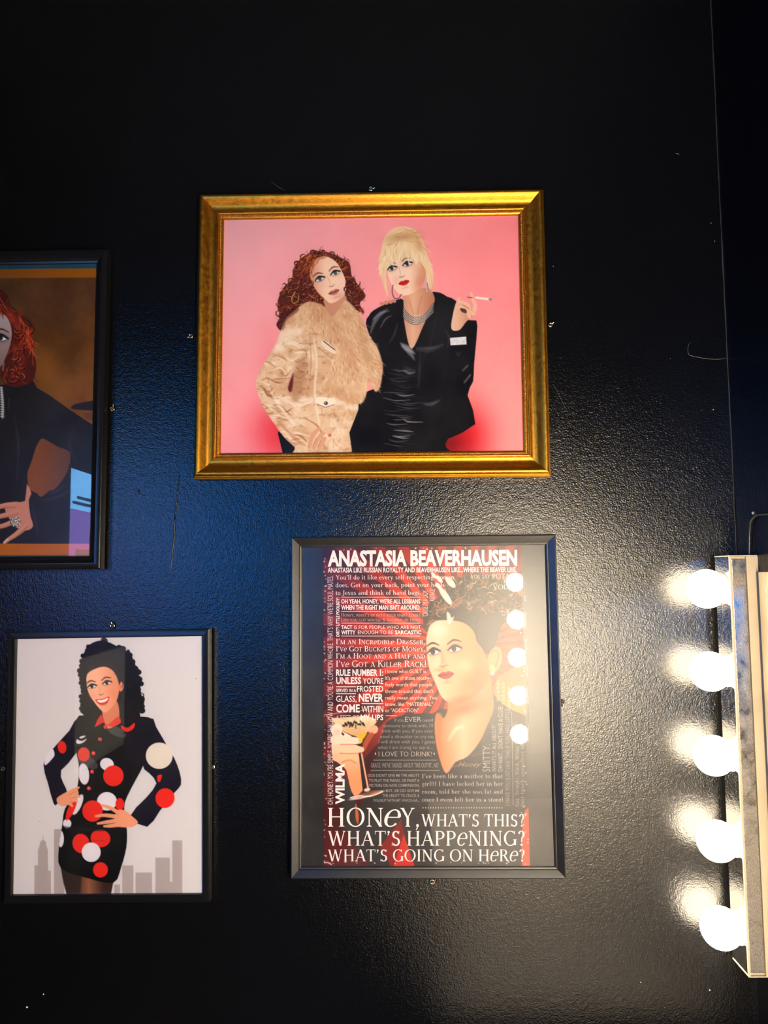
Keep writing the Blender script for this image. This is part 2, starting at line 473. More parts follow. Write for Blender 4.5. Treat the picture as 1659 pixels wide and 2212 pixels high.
# ------------------------------------------------------------------ picture frames
def frame_matrix(x, y, z, rx, rz, roll):
    u = np.array([math.cos(roll), rz * math.cos(roll), math.sin(roll)]); u /= np.linalg.norm(u)
    v = np.array([-math.sin(roll), rx, math.cos(roll)]); v /= np.linalg.norm(v)
    n = np.cross(v, u); n /= np.linalg.norm(n)          # into the wall
    M = Matrix.Identity(4)
    for i in range(3):
        M[i][0], M[i][1], M[i][2], M[i][3] = u[i], n[i], v[i], (x, y, z)[i]
    return M


def rails(root, w, h, profile, mats, name='frame_rail', smooth=28):
    out = []
    for k in range(4):
        V, Fc = [], []
        for a, d in profile:
            x, z = w / 2 - a, h / 2 - a
            if k == 0: e = [(-x, -d, z), (x, -d, z)]
            elif k == 1: e = [(x, -d, z), (x, -d, -z)]
            elif k == 2: e = [(x, -d, -z), (-x, -d, -z)]
            else: e = [(-x, -d, -z), (-x, -d, z)]
            V += e
        n = len(profile)
        for i in range(n):
            j = (i + 1) % n
            Fc.append((2 * i, 2 * j, 2 * j + 1, 2 * i + 1))
        Fc.append(tuple(2 * i for i in range(n))); Fc.append(tuple(2 * i + 1 for i in reversed(range(n))))
        out.append(mesh_from(name, V, Fc, mats[k % len(mats)], root, smooth))
    return out


def pane(root, x0, x1, z0, z1, d, mat, t=.0015):
    v, f = box_data(x0, x1, -d, -d + t, z0, z1)
    me = bpy.data.meshes.new('glazing'); me.from_pydata(v, [], f)
    bm = bmesh.new(); bm.from_mesh(me); bmesh.ops.recalc_face_normals(bm, faces=bm.faces); bm.to_mesh(me); bm.free()
    me.materials.append(MATS[mat]); me.materials.append(MATS['clear'])
    for p in me.polygons: p.material_index = 0 if p.normal.y < -.5 else 1
    return link_mesh('glazing', me, root)


def sheet_grid(root, x0, x1, z0, z1, d, step):
    """fine grid of a printed sheet; returns mesh data, its pixel positions in the photograph and the grid shape"""
    nx = max(2, int(round((x1 - x0) / step))); nz = max(2, int(round((z1 - z0) / step)))
    X, Z = np.meshgrid(np.linspace(x0, x1, nx + 1), np.linspace(z1, z0, nz + 1))
    L = np.stack([X, np.full_like(X, -d), Z], -1)
    M = np.array(root.matrix_world)
    W = L @ M[:3, :3].T + M[:3, 3]
    px, py = project(W)
    return L, px, py


def sheet_mesh(name, root, L, rgb, mat):
    nz, nx = L.shape[:2]
    me = bpy.data.meshes.new(name)
    me.vertices.add(nz * nx); me.vertices.foreach_set('co', L.reshape(-1).astype(np.float32))
    idx = np.arange(nz * nx).reshape(nz, nx)
    q = np.stack([idx[:-1, :-1], idx[1:, :-1], idx[1:, 1:], idx[:-1, 1:]], -1).reshape(-1, 4)
    me.loops.add(q.size); me.loops.foreach_set('vertex_index', q.reshape(-1).astype(np.int32))
    me.polygons.add(len(q)); me.polygons.foreach_set('loop_start', np.arange(0, q.size, 4, dtype=np.int32))
    me.update(calc_edges=True)
    at = me.attributes.new('ink', 'FLOAT_COLOR', 'POINT')
    c4 = np.ones((nz * nx, 4), np.float32)
    c4[:, :3] = lin(np.clip(rgb.reshape(-1, 3), 0, 255))
    at.data.foreach_set('color', c4.reshape(-1))
    return link_mesh(name, me, root, [mat])


# --- gold frame
GOLD = empty('gold_picture_frame', frame_matrix(-.0401, -.0045, 1.8956, .0132, -.0033, -.0052), 'wide gilded frame holding a pink print of two women', 'picture frame')
gw, gh = .5774, .4821
mm = .001
gprof = [(0, 0), (0, 9), (.9, 10.5), (1.4, 10.5), (1.7, 13), (3.2, 14.2), (3.8, 14.2), (4.2, 18), (5.0, 20), (6.2, 21.2), (7.6, 21.6), (9.5, 21.2), (12, 19.8), (15, 17.4),
         (18, 14.6), (20.5, 12.6), (22, 12.0), (24.5, 11.4), (27, 11.3), (29.5, 11.9), (31.2, 12.9), (31.8, 12.0), (32.3, 12.0), (33.0, 13.6), (34.3, 14.2), (35.6, 13.7), (36.4, 12.0),
         (37.0, 10.8), (39.4, 10.8), (39.8, 11.2), (41.2, 10.6), (42.2, 9.6), (42.6, 8.6), (42.6, 2), (20, 0)]
gprof = [(a * mm, d * mm) for a, d in gprof]
grails = rails(GOLD, gw, gh, gprof, ['gold_leaf', 'gold_leaf_upright'])
# row of fine beads along the inner lip of each rail
for k in range(4):
    horizontal = k % 2 == 0
    a = .0382
    Ln = (gw if horizontal else gh) - 2 * a
    n = int(Ln / .0026)
    bm = bmesh.new(); bmesh.ops.create_icosphere(bm, subdivisions=1, radius=.00118)
    bv = [v.co.copy() for v in bm.verts]; bm.verts.ensure_lookup_table(); bf = [[v.index for v in f.verts] for f in bm.faces]; bm.free()
    V, Fc = [], []
    for i in range(n):
        s = -Ln / 2 + (i + .5) * Ln / n
        c = Vector((s, -.0112, (gh / 2 - a) * (1 if k == 0 else -1))) if horizontal else Vector(((gw / 2 - a) * (1 if k == 1 else -1), -.0112, s))
        o0 = len(V)
        V += [v + c for v in bv]; Fc += [tuple(o0 + j for j in f) for f in bf]
    b = mesh_from('bead_row', V, Fc, 'gold_bead', grails[k], 80)
    tag(b, kind='stuff')
pane(GOLD, -gw / 2 + .0415, gw / 2 - .0415, -gh / 2 + .0415, gh / 2 - .0415, .0080, 'picture_glass')
gi = .0414
box('backing_board', -gw / 2 + .030, gw / 2 - .030, .0005 - .0045, -.0005 - .0005, -gh / 2 + .030, gh / 2 - .030, 'backing_board', GOLD)

# --- poster frame
POST = empty('poster_frame', frame_matrix(.0406, -.0065, 1.2953, .0168, POST_RZ, -.0007), 'dark grey frame holding the crowded red lettered poster with a martini glass', 'picture frame')
pw, ph = .4249, .5298
pprof = [(0, 0), (0, 12.5), (.8, 14), (2.2, 14.2), (3.2, 13.8), (12.2, 9.8), (12.6, 8.6), (13.5, 8.6), (13.9, 9.4), (15.6, 8.9), (16.6, 7.6), (16.6, 2), (8, 0)]
rails(POST, pw, ph, [(a * mm, d * mm) for a, d in pprof], ['satin_frame'])
pane(POST, -pw / 2 + .0158, pw / 2 - .0158, -ph / 2 + .0158, ph / 2 - .0158, .0068, 'dusty_glass')
box('backing_board', -pw / 2 + .0145, pw / 2 - .0145, -.0040, -.0015, -ph / 2 + .0145, ph / 2 - .0145, 'backing_board', POST)

# --- portrait of a woman in a spotted suit
LADY = empty('black_picture_frame', frame_matrix(-.4612, -.0055, 1.2046, -.0060, -.0100, .0078), 'thin black frame holding a white print of a laughing woman in a spotted suit', 'picture frame')
lw, lh = .3242, .4206
lprof = [(0, 0), (0, 13.2), (.5, 14), (1.4, 14.3), (10.6, 14.3), (11.6, 13.4), (11.9, 12), (11.9, 2), (6, 0)]
rails(LADY, lw, lh, [(a * mm, d * mm) for a, d in lprof], ['black_frame'])
pane(LADY, -lw / 2 + .0112, lw / 2 - .0112, -lh / 2 + .0112, lh / 2 - .0112, .0092, 'picture_glass')
box('backing_board', -lw / 2 + .0105, lw / 2 - .0105, -.0064, -.0030, -lh / 2 + .0105, lh / 2 - .0105, 'backing_board', LADY)

# --- portrait cut by the left border of the picture
rw, rh = .400, .5290
RED = empty('deep_picture_frame', frame_matrix(-.4765 - rw / 2, -.004, 1.7780, .0040, -.0040, -.0030), 'deep black frame at the left border holding a portrait with copper red hair', 'picture frame')
rprof = [(0, 0), (0, 17.5), (.6, 19.0), (1.8, 19.6), (9.5, 19.6), (10.5, 18.8), (13, 16.0), (15.5, 14.8), (17, 12.6), (20.2, 11.6), (20.6, 10.2), (20.6, 2), (10, 0)]
rails(RED, rw, rh, [(a * mm, d * mm) for a, d in rprof], ['black_frame'])
pane(RED, -rw / 2 + .0196, rw / 2 - .0196, -rh / 2 + .0196, rh / 2 - .0196, .0095, 'picture_glass')
box('backing_board', -rw / 2 + .0190, rw / 2 - .0190, -.0062, -.0030, -rh / 2 + .0190, rh / 2 - .0190, 'backing_board', RED)


# ------------------------------------------------------------------ screw eyes round the frames
def screw_parts():
    rb = .0030; rt = .00105
    V, Fc = [], []
    for i in range(18):
        t = 2 * math.pi * i / 18
        for j in range(8):
            s = 2 * math.pi * j / 8
            r = rb + rt * math.cos(s)
            V.append((r * math.cos(t), rt * math.sin(s), r * math.sin(t)))
    for i in range(18):
        for j in range(8):
            Fc.append((i * 8 + j, i * 8 + (j + 1) % 8, ((i + 1) % 18) * 8 + (j + 1) % 8, ((i + 1) % 18) * 8 + j))
    out = {}
    def mk(nm, V, Fc, mat):
        me = bpy.data.meshes.new(nm); me.from_pydata([tuple(v) for v in V], [], Fc)
        bm = bmesh.new(); bm.from_mesh(me); bmesh.ops.recalc_face_normals(bm, faces=bm.faces); bm.to_mesh(me); bm.free()
        me.polygons.foreach_set('use_smooth', [True] * len(me.polygons)); me.set_sharp_from_angle(angle=.7); me.materials.append(MATS[mat]); out[nm] = me
    mk('ring', V, Fc, 'screw_brass')
    V, Fc = lathe([(-.0034, .0003), (-.0032, .0010), (-.0024, .0017), (-.0014, .0021), (.0060, .0019)], 'y', 14)
    mk('screw_head', V, Fc, 'screw_dark')
    V, Fc = tube([(.0026, 0, .0024), (.0036, -.0004, .0038), (.0041, -.0004, .0048), (.0043, 0, .0056)], [.0011, .0012, .0016, .0009], 8)
    mk('tail', V, Fc, 'screw_brass')
    return out


SP = screw_parts()
for px, py, rot, lab in [(801, 408, 40, 'small screw eye above the top rail of the gilded frame'), (412, 726, 200, 'small screw eye left of the gilded frame'),
                         (1189, 702, 10, 'brass screw eye at the right side of the gilded frame'), (243, 883, -30, 'brass screw eye on the right side of the deep black frame'),
                         (243, 1352, -60, 'brass screw eye above the white print of the laughing woman'), (459, 1657, 0, 'brass screw eye with a knob tail right of the white print'),
                         (7, 1661, 30, 'dim screw eye at the left border beside the white print'), (913, 1149, 80, 'screw eye above the top rail of the dark grey poster frame'),
                         (1217, 1517, 150, 'screw eye on the brightly lit wall right of the poster frame'), (934, 1905, 8, 'pale ring of a screw eye below the poster frame')]:
    c = on_wall(px, py, -.0035)
    r = empty('screw_eye', Matrix.Translation(c) @ Matrix.Rotation(math.radians(rot), 4, 'Y'), lab, 'screw eye', 'screw eyes holding the frames')
    for nm in ('ring', 'screw_head', 'tail'):
        link_mesh(nm, SP[nm], r)
# ------------------------------------------------------------------ lettering: a drawn serif alphabet and the built-in sans
T_, t_ = .125, .052


class Glyph:
    def __init__(s): s.q = []
    def quad(s, a, b, c, d): s.q.append((a, b, c, d))
    def S(s, x0, y0, x1, y1, w):                                  # slanted stroke of horizontal width w
        s.quad((x0 - w / 2, y0), (x0 + w / 2, y0), (x1 + w / 2, y1), (x1 - w / 2, y1)); return s
    def B(s, x0, x1, y, t=None):                                  # horizontal bar, y is its centre
        t = t or t_
        s.quad((x0, y - t / 2), (x1, y - t / 2), (x1, y + t / 2), (x0, y + t / 2)); return s
    def F(s, x, y, h=.13, up=1):                                  # foot serif
        s.quad((x - h, y), (x + h, y), (x + h * .9, y + .032 * up), (x - h * .9, y + .032 * up))
        s.quad((x - h * .62, y + .03 * up), (x + h * .62, y + .03 * up), (x + .05, y + .075 * up), (x - .05, y + .075 * up)); return s
    def V(s, x, y0=0., y1=1., w=None, f=(1, 1), h=.13):           # upright stem with serifs
        s.S(x, y0, x, y1, w or T_)
        if f[0]: s.F(x, y0, h, 1)
        if f[1]: s.F(x, y1, h, -1)
        return s
    def A(s, cx, cy, rx, ry, a0, a1, w=None, tn=None, slant=0.):  # arc, thick at the sides and thin above and below
        w = w or T_; tn = tn or t_; n = max(6, int(abs(a1 - a0) / 15))
        pr = None
        for i in range(n + 1):
            th = math.radians(a0 + (a1 - a0) * i / n)
            tk = tn + (w - tn) * abs(math.cos(th - slant)) ** 1.6
            o = (cx + rx * math.cos(th), cy + ry * math.sin(th))
            k = ((rx - tk) * math.cos(th) + cx, (ry - tk) * math.sin(th) + cy)
            if pr: s.quad(pr[0], o, k, pr[1])
            pr = (o, k)
        return s
    def P(s, x, y, r=.075):                                       # dot
        n = 8
        for i in range(0, n, 2):
            a = [(x + r * math.cos(2 * math.pi * (i + j) / n), y + r * math.sin(2 * math.pi * (i + j) / n)) for j in range(3)]
            s.quad((x, y), *a)
        return s


def build_serif():
    g = {}
    def G(c, adv): g[c] = (adv, Glyph()); return g[c][1]
    h = T_ / 2
    G('A', .80).S(.10, 0, .40, 1, t_).S(.70, 0, .40, 1, T_ * 1.08).B(.2, .6, .34).F(.10, 0, .11).F(.70, 0, .13)
    G('B', .70).V(.16).B(.2, .36, .975).B(.2, .38, .52).B(.2, .38, .025).A(.34, .76, .24, .24, 90, -90).A(.36, .27, .29, .27, 90, -90)
    G('C', .78).A(.44, .5, .40, .52, 55, 305).S(.67, .78, .69, 1.0, .04).S(.66, .1, .69, .2, .05)
    G('D', .84).V(.16).B(.2, .40, .975).B(.2, .40, .025).A(.36, .5, .42, .5, 90, -90)
    G('E', .66).V(.16).B(.18, .58, .975).B(.18, .50, .52).B(.18, .60, .025).S(.57, .84, .585, 1, .035).S(.60, 0, .625, .2, .035).S(.50, .42, .50, .62, .035)
    G('F', .60).V(.16).B(.18, .56, .975).B(.18, .48, .50).S(.555, .82, .57, 1, .035).S(.48, .40, .48, .60, .035)
    G('G', .84).A(.44, .5, .40, .52, 55, 322).S(.68, .78, .70, 1.0, .04).V(.72, .04, .42, None, (0, 1), .11)
    G('H', .86).V(.17).V(.69).B(.2, .66, .52)
    G('I', .36).V(.18)
    G('J', .40).V(.22, .06, 1, None, (0, 1)).A(.06, .06, .22, .24, 0, -90).P(.02, -.13, .06)
    G('K', .78).V(.16).S(.22, .46, .60, 1, t_ * 1.2).S(.66, 0, .34, .60, T_).F(.60, 1, .11, -1).F(.70, 0, .12)
    G('L', .62).V(.16).B(.18, .56, .025).S(.56, 0, .585, .22, .035)
    G('M', 1.0).S(.14, 0, .18, 1, t_).S(.18, 1, .50, .06, T_ * 1.05).S(.82, 1, .50, 0, t_).V(.85, 0, 1).F(.14, 0, .11).F(.15, 1, .10, -1)
    G('N', .86).S(.16, 0, .16, 1, t_).S(.16, 1, .70, 0, T_ * 1.1).S(.70, 0, .70, 1, t_).F(.16, 0, .12).F(.70, 1, .12, -1).F(.12, 1, .09, -1)
    G('O', .90).A(.45, .5, .42, .52, 0, 360)
    G('P', .66).V(.16).B(.2, .38, .975).B(.2, .38, .45).A(.34, .72, .28, .28, 90, -90)
    G('Q', .90).A(.45, .5, .42, .52, 0, 360).S(.78, -.2, .48, .06, .12)
    G('R', .74).V(.16).B(.2, .36, .975).B(.2, .38, .50).A(.33, .745, .26, .255, 90, -90).S(.64, 0, .38, .50, T_).F(.68, 0, .09)
    G('S', .60).A(.30, .745, .22, .265, 35, 270, T_, T_ * .62).A(.30, .26, .25, .285, 90, -145, T_, T_ * .62).S(.47, .78, .50, 1.0, .035).S(.07, 0, .09, .22, .035)
    G('T', .72).V(.36, 0, 1, None, (1, 0)).B(.05, .67, .975).S(.055, .78, .04, 1, .035).S(.665, .78, .68, 1, .035)
    G('U', .82).S(.18, .28, .18, 1, T_).F(.18, 1, .13, -1).S(.66, .28, .66, 1, t_).F(.66, 1, .11, -1).A(.40, .30, .285, .32, 180, 360)
    G('V', .78).S(.12, 1, .40, 0, T_).S(.68, 1, .40, 0, t_).F(.12, 1, .12, -1).F(.68, 1, .11, -1)
    G('W', 1.12).S(.10, 1, .34, 0, T_).S(.56, 1, .34, 0, t_).S(.54, 1, .78, 0, T_).S(1.0, 1, .78, 0, t_).F(.10, 1, .11, -1).F(.54, 1, .10, -1).F(1.0, 1, .10, -1)
    G('X', .78).S(.12, 1, .66, 0, T_).S(.66, 1, .12, 0, t_).F(.12, 1, .11, -1).F(.66, 1, .1, -1).F(.12, 0, .1).F(.66, 0, .11)
    G('Y', .74).S(.10, 1, .38, .46, T_).S(.64, 1, .38, .46, t_).V(.38, 0, .48, None, (1, 0)).F(.10, 1, .12, -1).F(.64, 1, .11, -1)
    G('Z', .66).B(.06, .58, .975).B(.06, .60, .025).S(.12, .02, .54, .98, T_).S(.07, .8, .06, 1, .035).S(.60, 0, .61, .2, .035)
    # lower case, x-height .64
    X = .64; w = .105; n_ = .042
    def bowl(q, cx, rx=.22): q.A(cx, X / 2, rx, X / 2 + .02, 0, 360, w, n_)
    q = G('a', .50); q.S(.36, .04, .36, .46, w).A(.24, .44, .17, .21, 10, 165, w * .8, n_).A(.22, .18, .17, .20, 0, 360, w, n_).S(.42, 0, .40, .06, .09)
    q = G('b', .58); q.V(.13, 0, 1.05, w, (0, 0)).F(.09, 1.05, .07, -1); bowl(q, .32)
    q = G('c', .48); q.A(.27, X / 2, .22, X / 2 + .02, 45, 315, w, n_).P(.40, .50, .05)
    q = G('d', .58); q.V(.44, 0, 1.05, w, (0, 0)).F(.40, 1.05, .07, -1).F(.47, 0, .07); bowl(q, .26)
    q = G('e', .50); q.A(.26, X / 2, .22, X / 2 + .02, 0, 318, w, n_).B(.08, .46, .36, n_)
    q = G('f', .36); q.V(.16, 0, .86, w, (1, 0), .11).A(.27, .84, .16, .22, 180, 50, w, n_).B(.04, .34, .61, n_)
    q = G('g', .52); q.A(.25, .42, .18, .24, 0, 360, w, n_).A(.25, -.12, .21, .17, 0, 360, w * .7, n_).S(.18, .06, .2, .18, .06).B(.38, .5, .6, .05)
    q = G('h', .60); q.V(.13, 0, 1.05, w, (1, 0), .1).F(.09, 1.05, .07, -1).A(.31, .40, .19, .25, 155, 0, w, n_).V(.45, 0, .42, w, (1, 0), .1)
    q = G('i', .30); q.V(.15, 0, X, w, (1, 0), .11).F(.11, X, .07, -1).P(.15, .88, .07)
    q = G('j', .30); q.V(.15, -.08, X, w, (0, 0)).F(.11, X, .07, -1).P(.15, .88, .07).A(.05, -.08, .15, .18, 0, -100, w, n_)
    q = G('k', .58); q.V(.13, 0, 1.05, w, (1, 0), .1).F(.09, 1.05, .07, -1).S(.18, .26, .44, X, n_ * 1.4).S(.50, 0, .28, .38, w).F(.44, X, .09, -1).F(.50, 0, .09)
    q = G('l', .30); q.V(.15, 0, 1.05, w, (1, 0), .11).F(.11, 1.05, .07, -1)
    q = G('m', .90); q.V(.13, 0, X, w, (1, 0), .1).F(.09, X, .07, -1).A(.29, .40, .17, .25, 155, 0, w, n_).V(.41, 0, .42, w, (1, 0), .1).A(.58, .40, .19, .25, 155, 0, w, n_).V(.72, 0, .42, w, (1, 0), .1)
    q = G('n', .60); q.V(.13, 0, X, w, (1, 0), .1).F(.09, X, .07, -1).A(.31, .40, .19, .25, 155, 0, w, n_).V(.45, 0, .42, w, (1, 0), .1)
    q = G('o', .54); bowl(q, .27, .23)
    q = G('p', .58); q.V(.13, -.34, X, w, (1, 0), .11).F(.09, X, .07, -1); bowl(q, .32)
    q = G('q', .58); q.V(.45, -.34, X, w, (1, 0), .11); bowl(q, .26)
    q = G('r', .42); q.V(.13, 0, X, w, (1, 0), .11).F(.09, X, .07, -1).A(.30, .42, .19, .23, 160, 60, w, n_ * 1.3).P(.36, .57, .05)
    q = G('s', .42); q.A(.21, .475, .15, .185, 35, 270, w * .9, w * .6).A(.21, .17, .17, .19, 90, -145, w * .9, w * .6)
    q = G('t', .36); q.V(.15, .10, .80, w, (0, 0)).A(.25, .12, .15, .14, 180, 310, w, n_).B(.02, .32, .62, n_)
    q = G('u', .60); q.V(.14, .2, X, w, (0, 0)).F(.10, X, .07, -1).V(.45, 0, X, w, (0, 0)).F(.41, X, .07, -1).F(.48, 0, .07).A(.29, .22, .20, .24, 180, 330, w, n_)
    q = G('v', .54); q.S(.10, X, .28, 0, w).S(.46, X, .28, 0, n_).F(.10, X, .09, -1).F(.46, X, .08, -1)
    q = G('w', .80); q.S(.08, X, .24, 0, w).S(.40, X, .24, 0, n_).S(.39, X, .55, 0, w).S(.72, X, .55, 0, n_).F(.08, X, .08, -1).F(.72, X, .08, -1)
    q = G('x', .54); q.S(.10, X, .44, 0, w).S(.44, X, .10, 0, n_).F(.10, 0, .08).F(.44, 0, .08).F(.1, X, .08, -1).F(.44, X, .08, -1)
    q = G('y', .54); q.S(.10, X, .28, 0, w).S(.46, X, .20, -.30, n_).F(.10, X, .09, -1).F(.46, X, .08, -1).P(.15, -.29, .05)
    q = G('z', .48); q.B(.06, .42, X - .02, n_).B(.06, .42, .02, n_).S(.11, .02, .38, X - .02, w)
    # punctuation
    G('.', .24).P(.12, .06)
    G(',', .24).P(.12, .06).S(.06, -.17, .15, .04, .06)
    G("'", .24).P(.12, .93).S(.07, .70, .15, .90, .06)
    G('!', .30).S(.15, .26, .15, 1.02, .10).P(.15, .06)
    G('?', .50).A(.24, .76, .20, .26, 165, -75, T_, t_).S(.26, .24, .28, .56, .06).P(.26, .06)
    G('-', .34).B(.06, .28, .28, .06)
    G('&', .80).A(.32, .76, .18, .25, 0, 360, .09, .05).A(.32, .26, .28, .29, 60, 380, .1, .05).S(.70, 0, .22, .66, .1)
    G('"', .36).S(.10, .68, .11, 1, .06).S(.24, .68, .25, 1, .06)
    G('4', .6).S(.40, 0, .40, 1, .11).S(.06, .3, .38, 1, .05).B(.03, .56, .28)
    G(' ', .30)
    # slanted small e used among the capitals
    q = G('@', .66); Q = Glyph(); Q.A(.33, .44, .30, .46, 8, 318, T_, t_).B(.09, .60, .48, t_)
    for qd in Q.q: q.q.append(tuple((x + .20 * (y - .4) + .0, y) for x, y in qd))
    q = G('#', .34); q.V(.17, 0, .74, T_, (1, 1), .12).P(.17, .93, .075)
    return g


SERIF = build_serif()


def serif_layout(s, small_caps=False):
    """quads of a line of serif text with cap height 1"""
    out, x = [], 0.0
    for ch in s:
        sc = 1.0; c = ch
        if small_caps and ch.islower():
            sc = .76; c = {'e': '@', 'i': '#'}.get(ch, ch.upper())
        if c not in SERIF: c = ' '
        adv, gl = SERIF[c]
        for q in gl.q: out.append([(x + px * sc, py * sc) for px, py in q])
        x += adv * sc + .03
    return out


SANS = {}


def sans_mesh(s, bold):
    key = (s, bold)
    if key in SANS: return SANS[key]
    cu = bpy.data.curves.new('t', 'FONT'); cu.body = s; cu.size = 1.0; cu.offset = bold; cu.resolution_u = 2
    cu.dimensions = '2D'; cu.fill_mode = 'BOTH'
    ob = bpy.data.objects.new('t', cu); COL.objects.link(ob)
    dg = bpy.context.evaluated_depsgraph_get(); dg.update()
    me = bpy.data.meshes.new_from_object(ob.evaluated_get(dg))
    v = np.array([tuple(p.co)[:2] for p in me.vertices]) if len(me.vertices) else np.zeros((0, 2))
    f = [tuple(p.vertices) for p in me.polygons]
    bpy.data.objects.remove(ob); bpy.data.curves.remove(cu); bpy.data.meshes.remove(me)
    SANS[key] = (v, f)
    return SANS[key]


_hv = sans_mesh('H', 0.0)[0]
CAP = float(_hv[:, 1].max() - _hv[:, 1].min())


class Lettering:
    """collects lines of print; px positions are read off the photograph and carried to the sheet's own plane"""
    def __init__(s, root, d): s.root, s.d, s.V, s.F, s.C, s.n = root, d, [], [], [], 0
    def to_sheet(s, P):
        M = np.array(s.root.matrix_world); R, T = M[:3, :3], M[:3, 3]
        n = R[:, 1]; p0 = T - n * s.d
        P = np.asarray(P, float)
        D = (P[:, 0:1] - CX) / F_PX * C_R + (CY - P[:, 1:2]) / F_PX * C_U + C_F
        t = ((p0 - CAM) @ n) / (D @ n)
        W = CAM + D * t[:, None]
        return (W - T) @ R
    def add(s, pts, faces, col, lift=0.0):
        L = s.to_sheet(pts); L[:, 1] = -s.d - lift
        o = len(s.V); s.V += [tuple(p) for p in L]; s.F += [tuple(i + o for i in f) for f in faces]
        s.C += [col] * len(L)
    def line(s, text, x0, x1, top, base, col=(238, 226, 220), style='sans', bold=0.0, vertical=False, slant=0.0, drop=0.0):
        """vertical: text reads upwards, x0/x1 are start and end y, top/base are x of cap line and baseline"""
        if style == 'sans':
            v, f = sans_mesh(text, bold)
            if not len(v): return
            v = v.copy(); mn, mx = v[:, 0].min(), v[:, 0].max()
            u = (v[:, 0] - mn) / (mx - mn); y = v[:, 1] / CAP
            parts = [(u, y, f)]
        else:
            qs = serif_layout(text, style == 'caps')
            allx = np.array([p[0] for q in qs for p in q]); mn, mx = allx.min(), allx.max()
            parts = []
            for q in qs:
                a = np.array(q); parts.append(((a[:, 0] - mn) / (mx - mn), a[:, 1], [(0, 1, 2, 3)]))
        for k, (u, y, f) in enumerate(parts):
            if not vertical:
                H = base - top
                X = x0 + u * (x1 - x0) + slant * y * H; Y = base - y * H + drop * u
            else:
                H = base - top
                Y = x0 + u * (x1 - x0); X = base - y * H + drop * u
            s.add(np.stack([X, Y], 1), f, col, (k % 5) * 6e-6)
    def rule(s, x0, x1, y, w=1.1, col=(225, 205, 198), y2=None):
        y2 = y if y2 is None else y2
        s.add(np.array([(x0, y - w / 2), (x1, y2 - w / 2), (x1, y2 + w / 2), (x0, y + w / 2)]), [(0, 1, 2, 3)], col)
    def build(s, name, parent, mat):
        me = bpy.data.meshes.new(name); me.from_pydata(s.V, [], s.F)
        # face the reader
        bm = bmesh.new(); bm.from_mesh(me)
        bm.normal_update()
        for f in bm.faces:
            if f.normal.y > 0: f.normal_flip()
        bm.to_mesh(me); bm.free()
        at = me.attributes.new('ink', 'FLOAT_COLOR', 'POINT')
        c4 = np.ones((len(s.V), 4), np.float32); c4[:, :3] = lin(np.array(s.C))
        at.data.foreach_set('color', c4.reshape(-1))
        return link_mesh(name, me, parent, [mat])


# ------------------------------------------------------------------ printing: colours laid on the fine grid of a sheet
def fbm(px, py, scale, seed, octaves=4):
    r = np.random.default_rng(seed); out = 0; amp = 1; tot = 0
    for o in range(octaves):
        n = 64; g = r.random((n, n))
        x = px / scale; y = py / scale
        xi = np.floor(x).astype(int); yi = np.floor(y).astype(int); fx = x - xi; fy = y - yi
        fx = fx * fx * (3 - 2 * fx); fy = fy * fy * (3 - 2 * fy)
        a = g[yi % n, xi % n]; b = g[yi % n, (xi + 1) % n]; c = g[(yi + 1) % n, xi % n]; d = g[(yi + 1) % n, (xi + 1) % n]
        out = out + amp * ((a * (1 - fx) + b * fx) * (1 - fy) + (c * (1 - fx) + d * fx) * fy); tot += amp
        amp *= .5; scale *= .5
    return out / tot


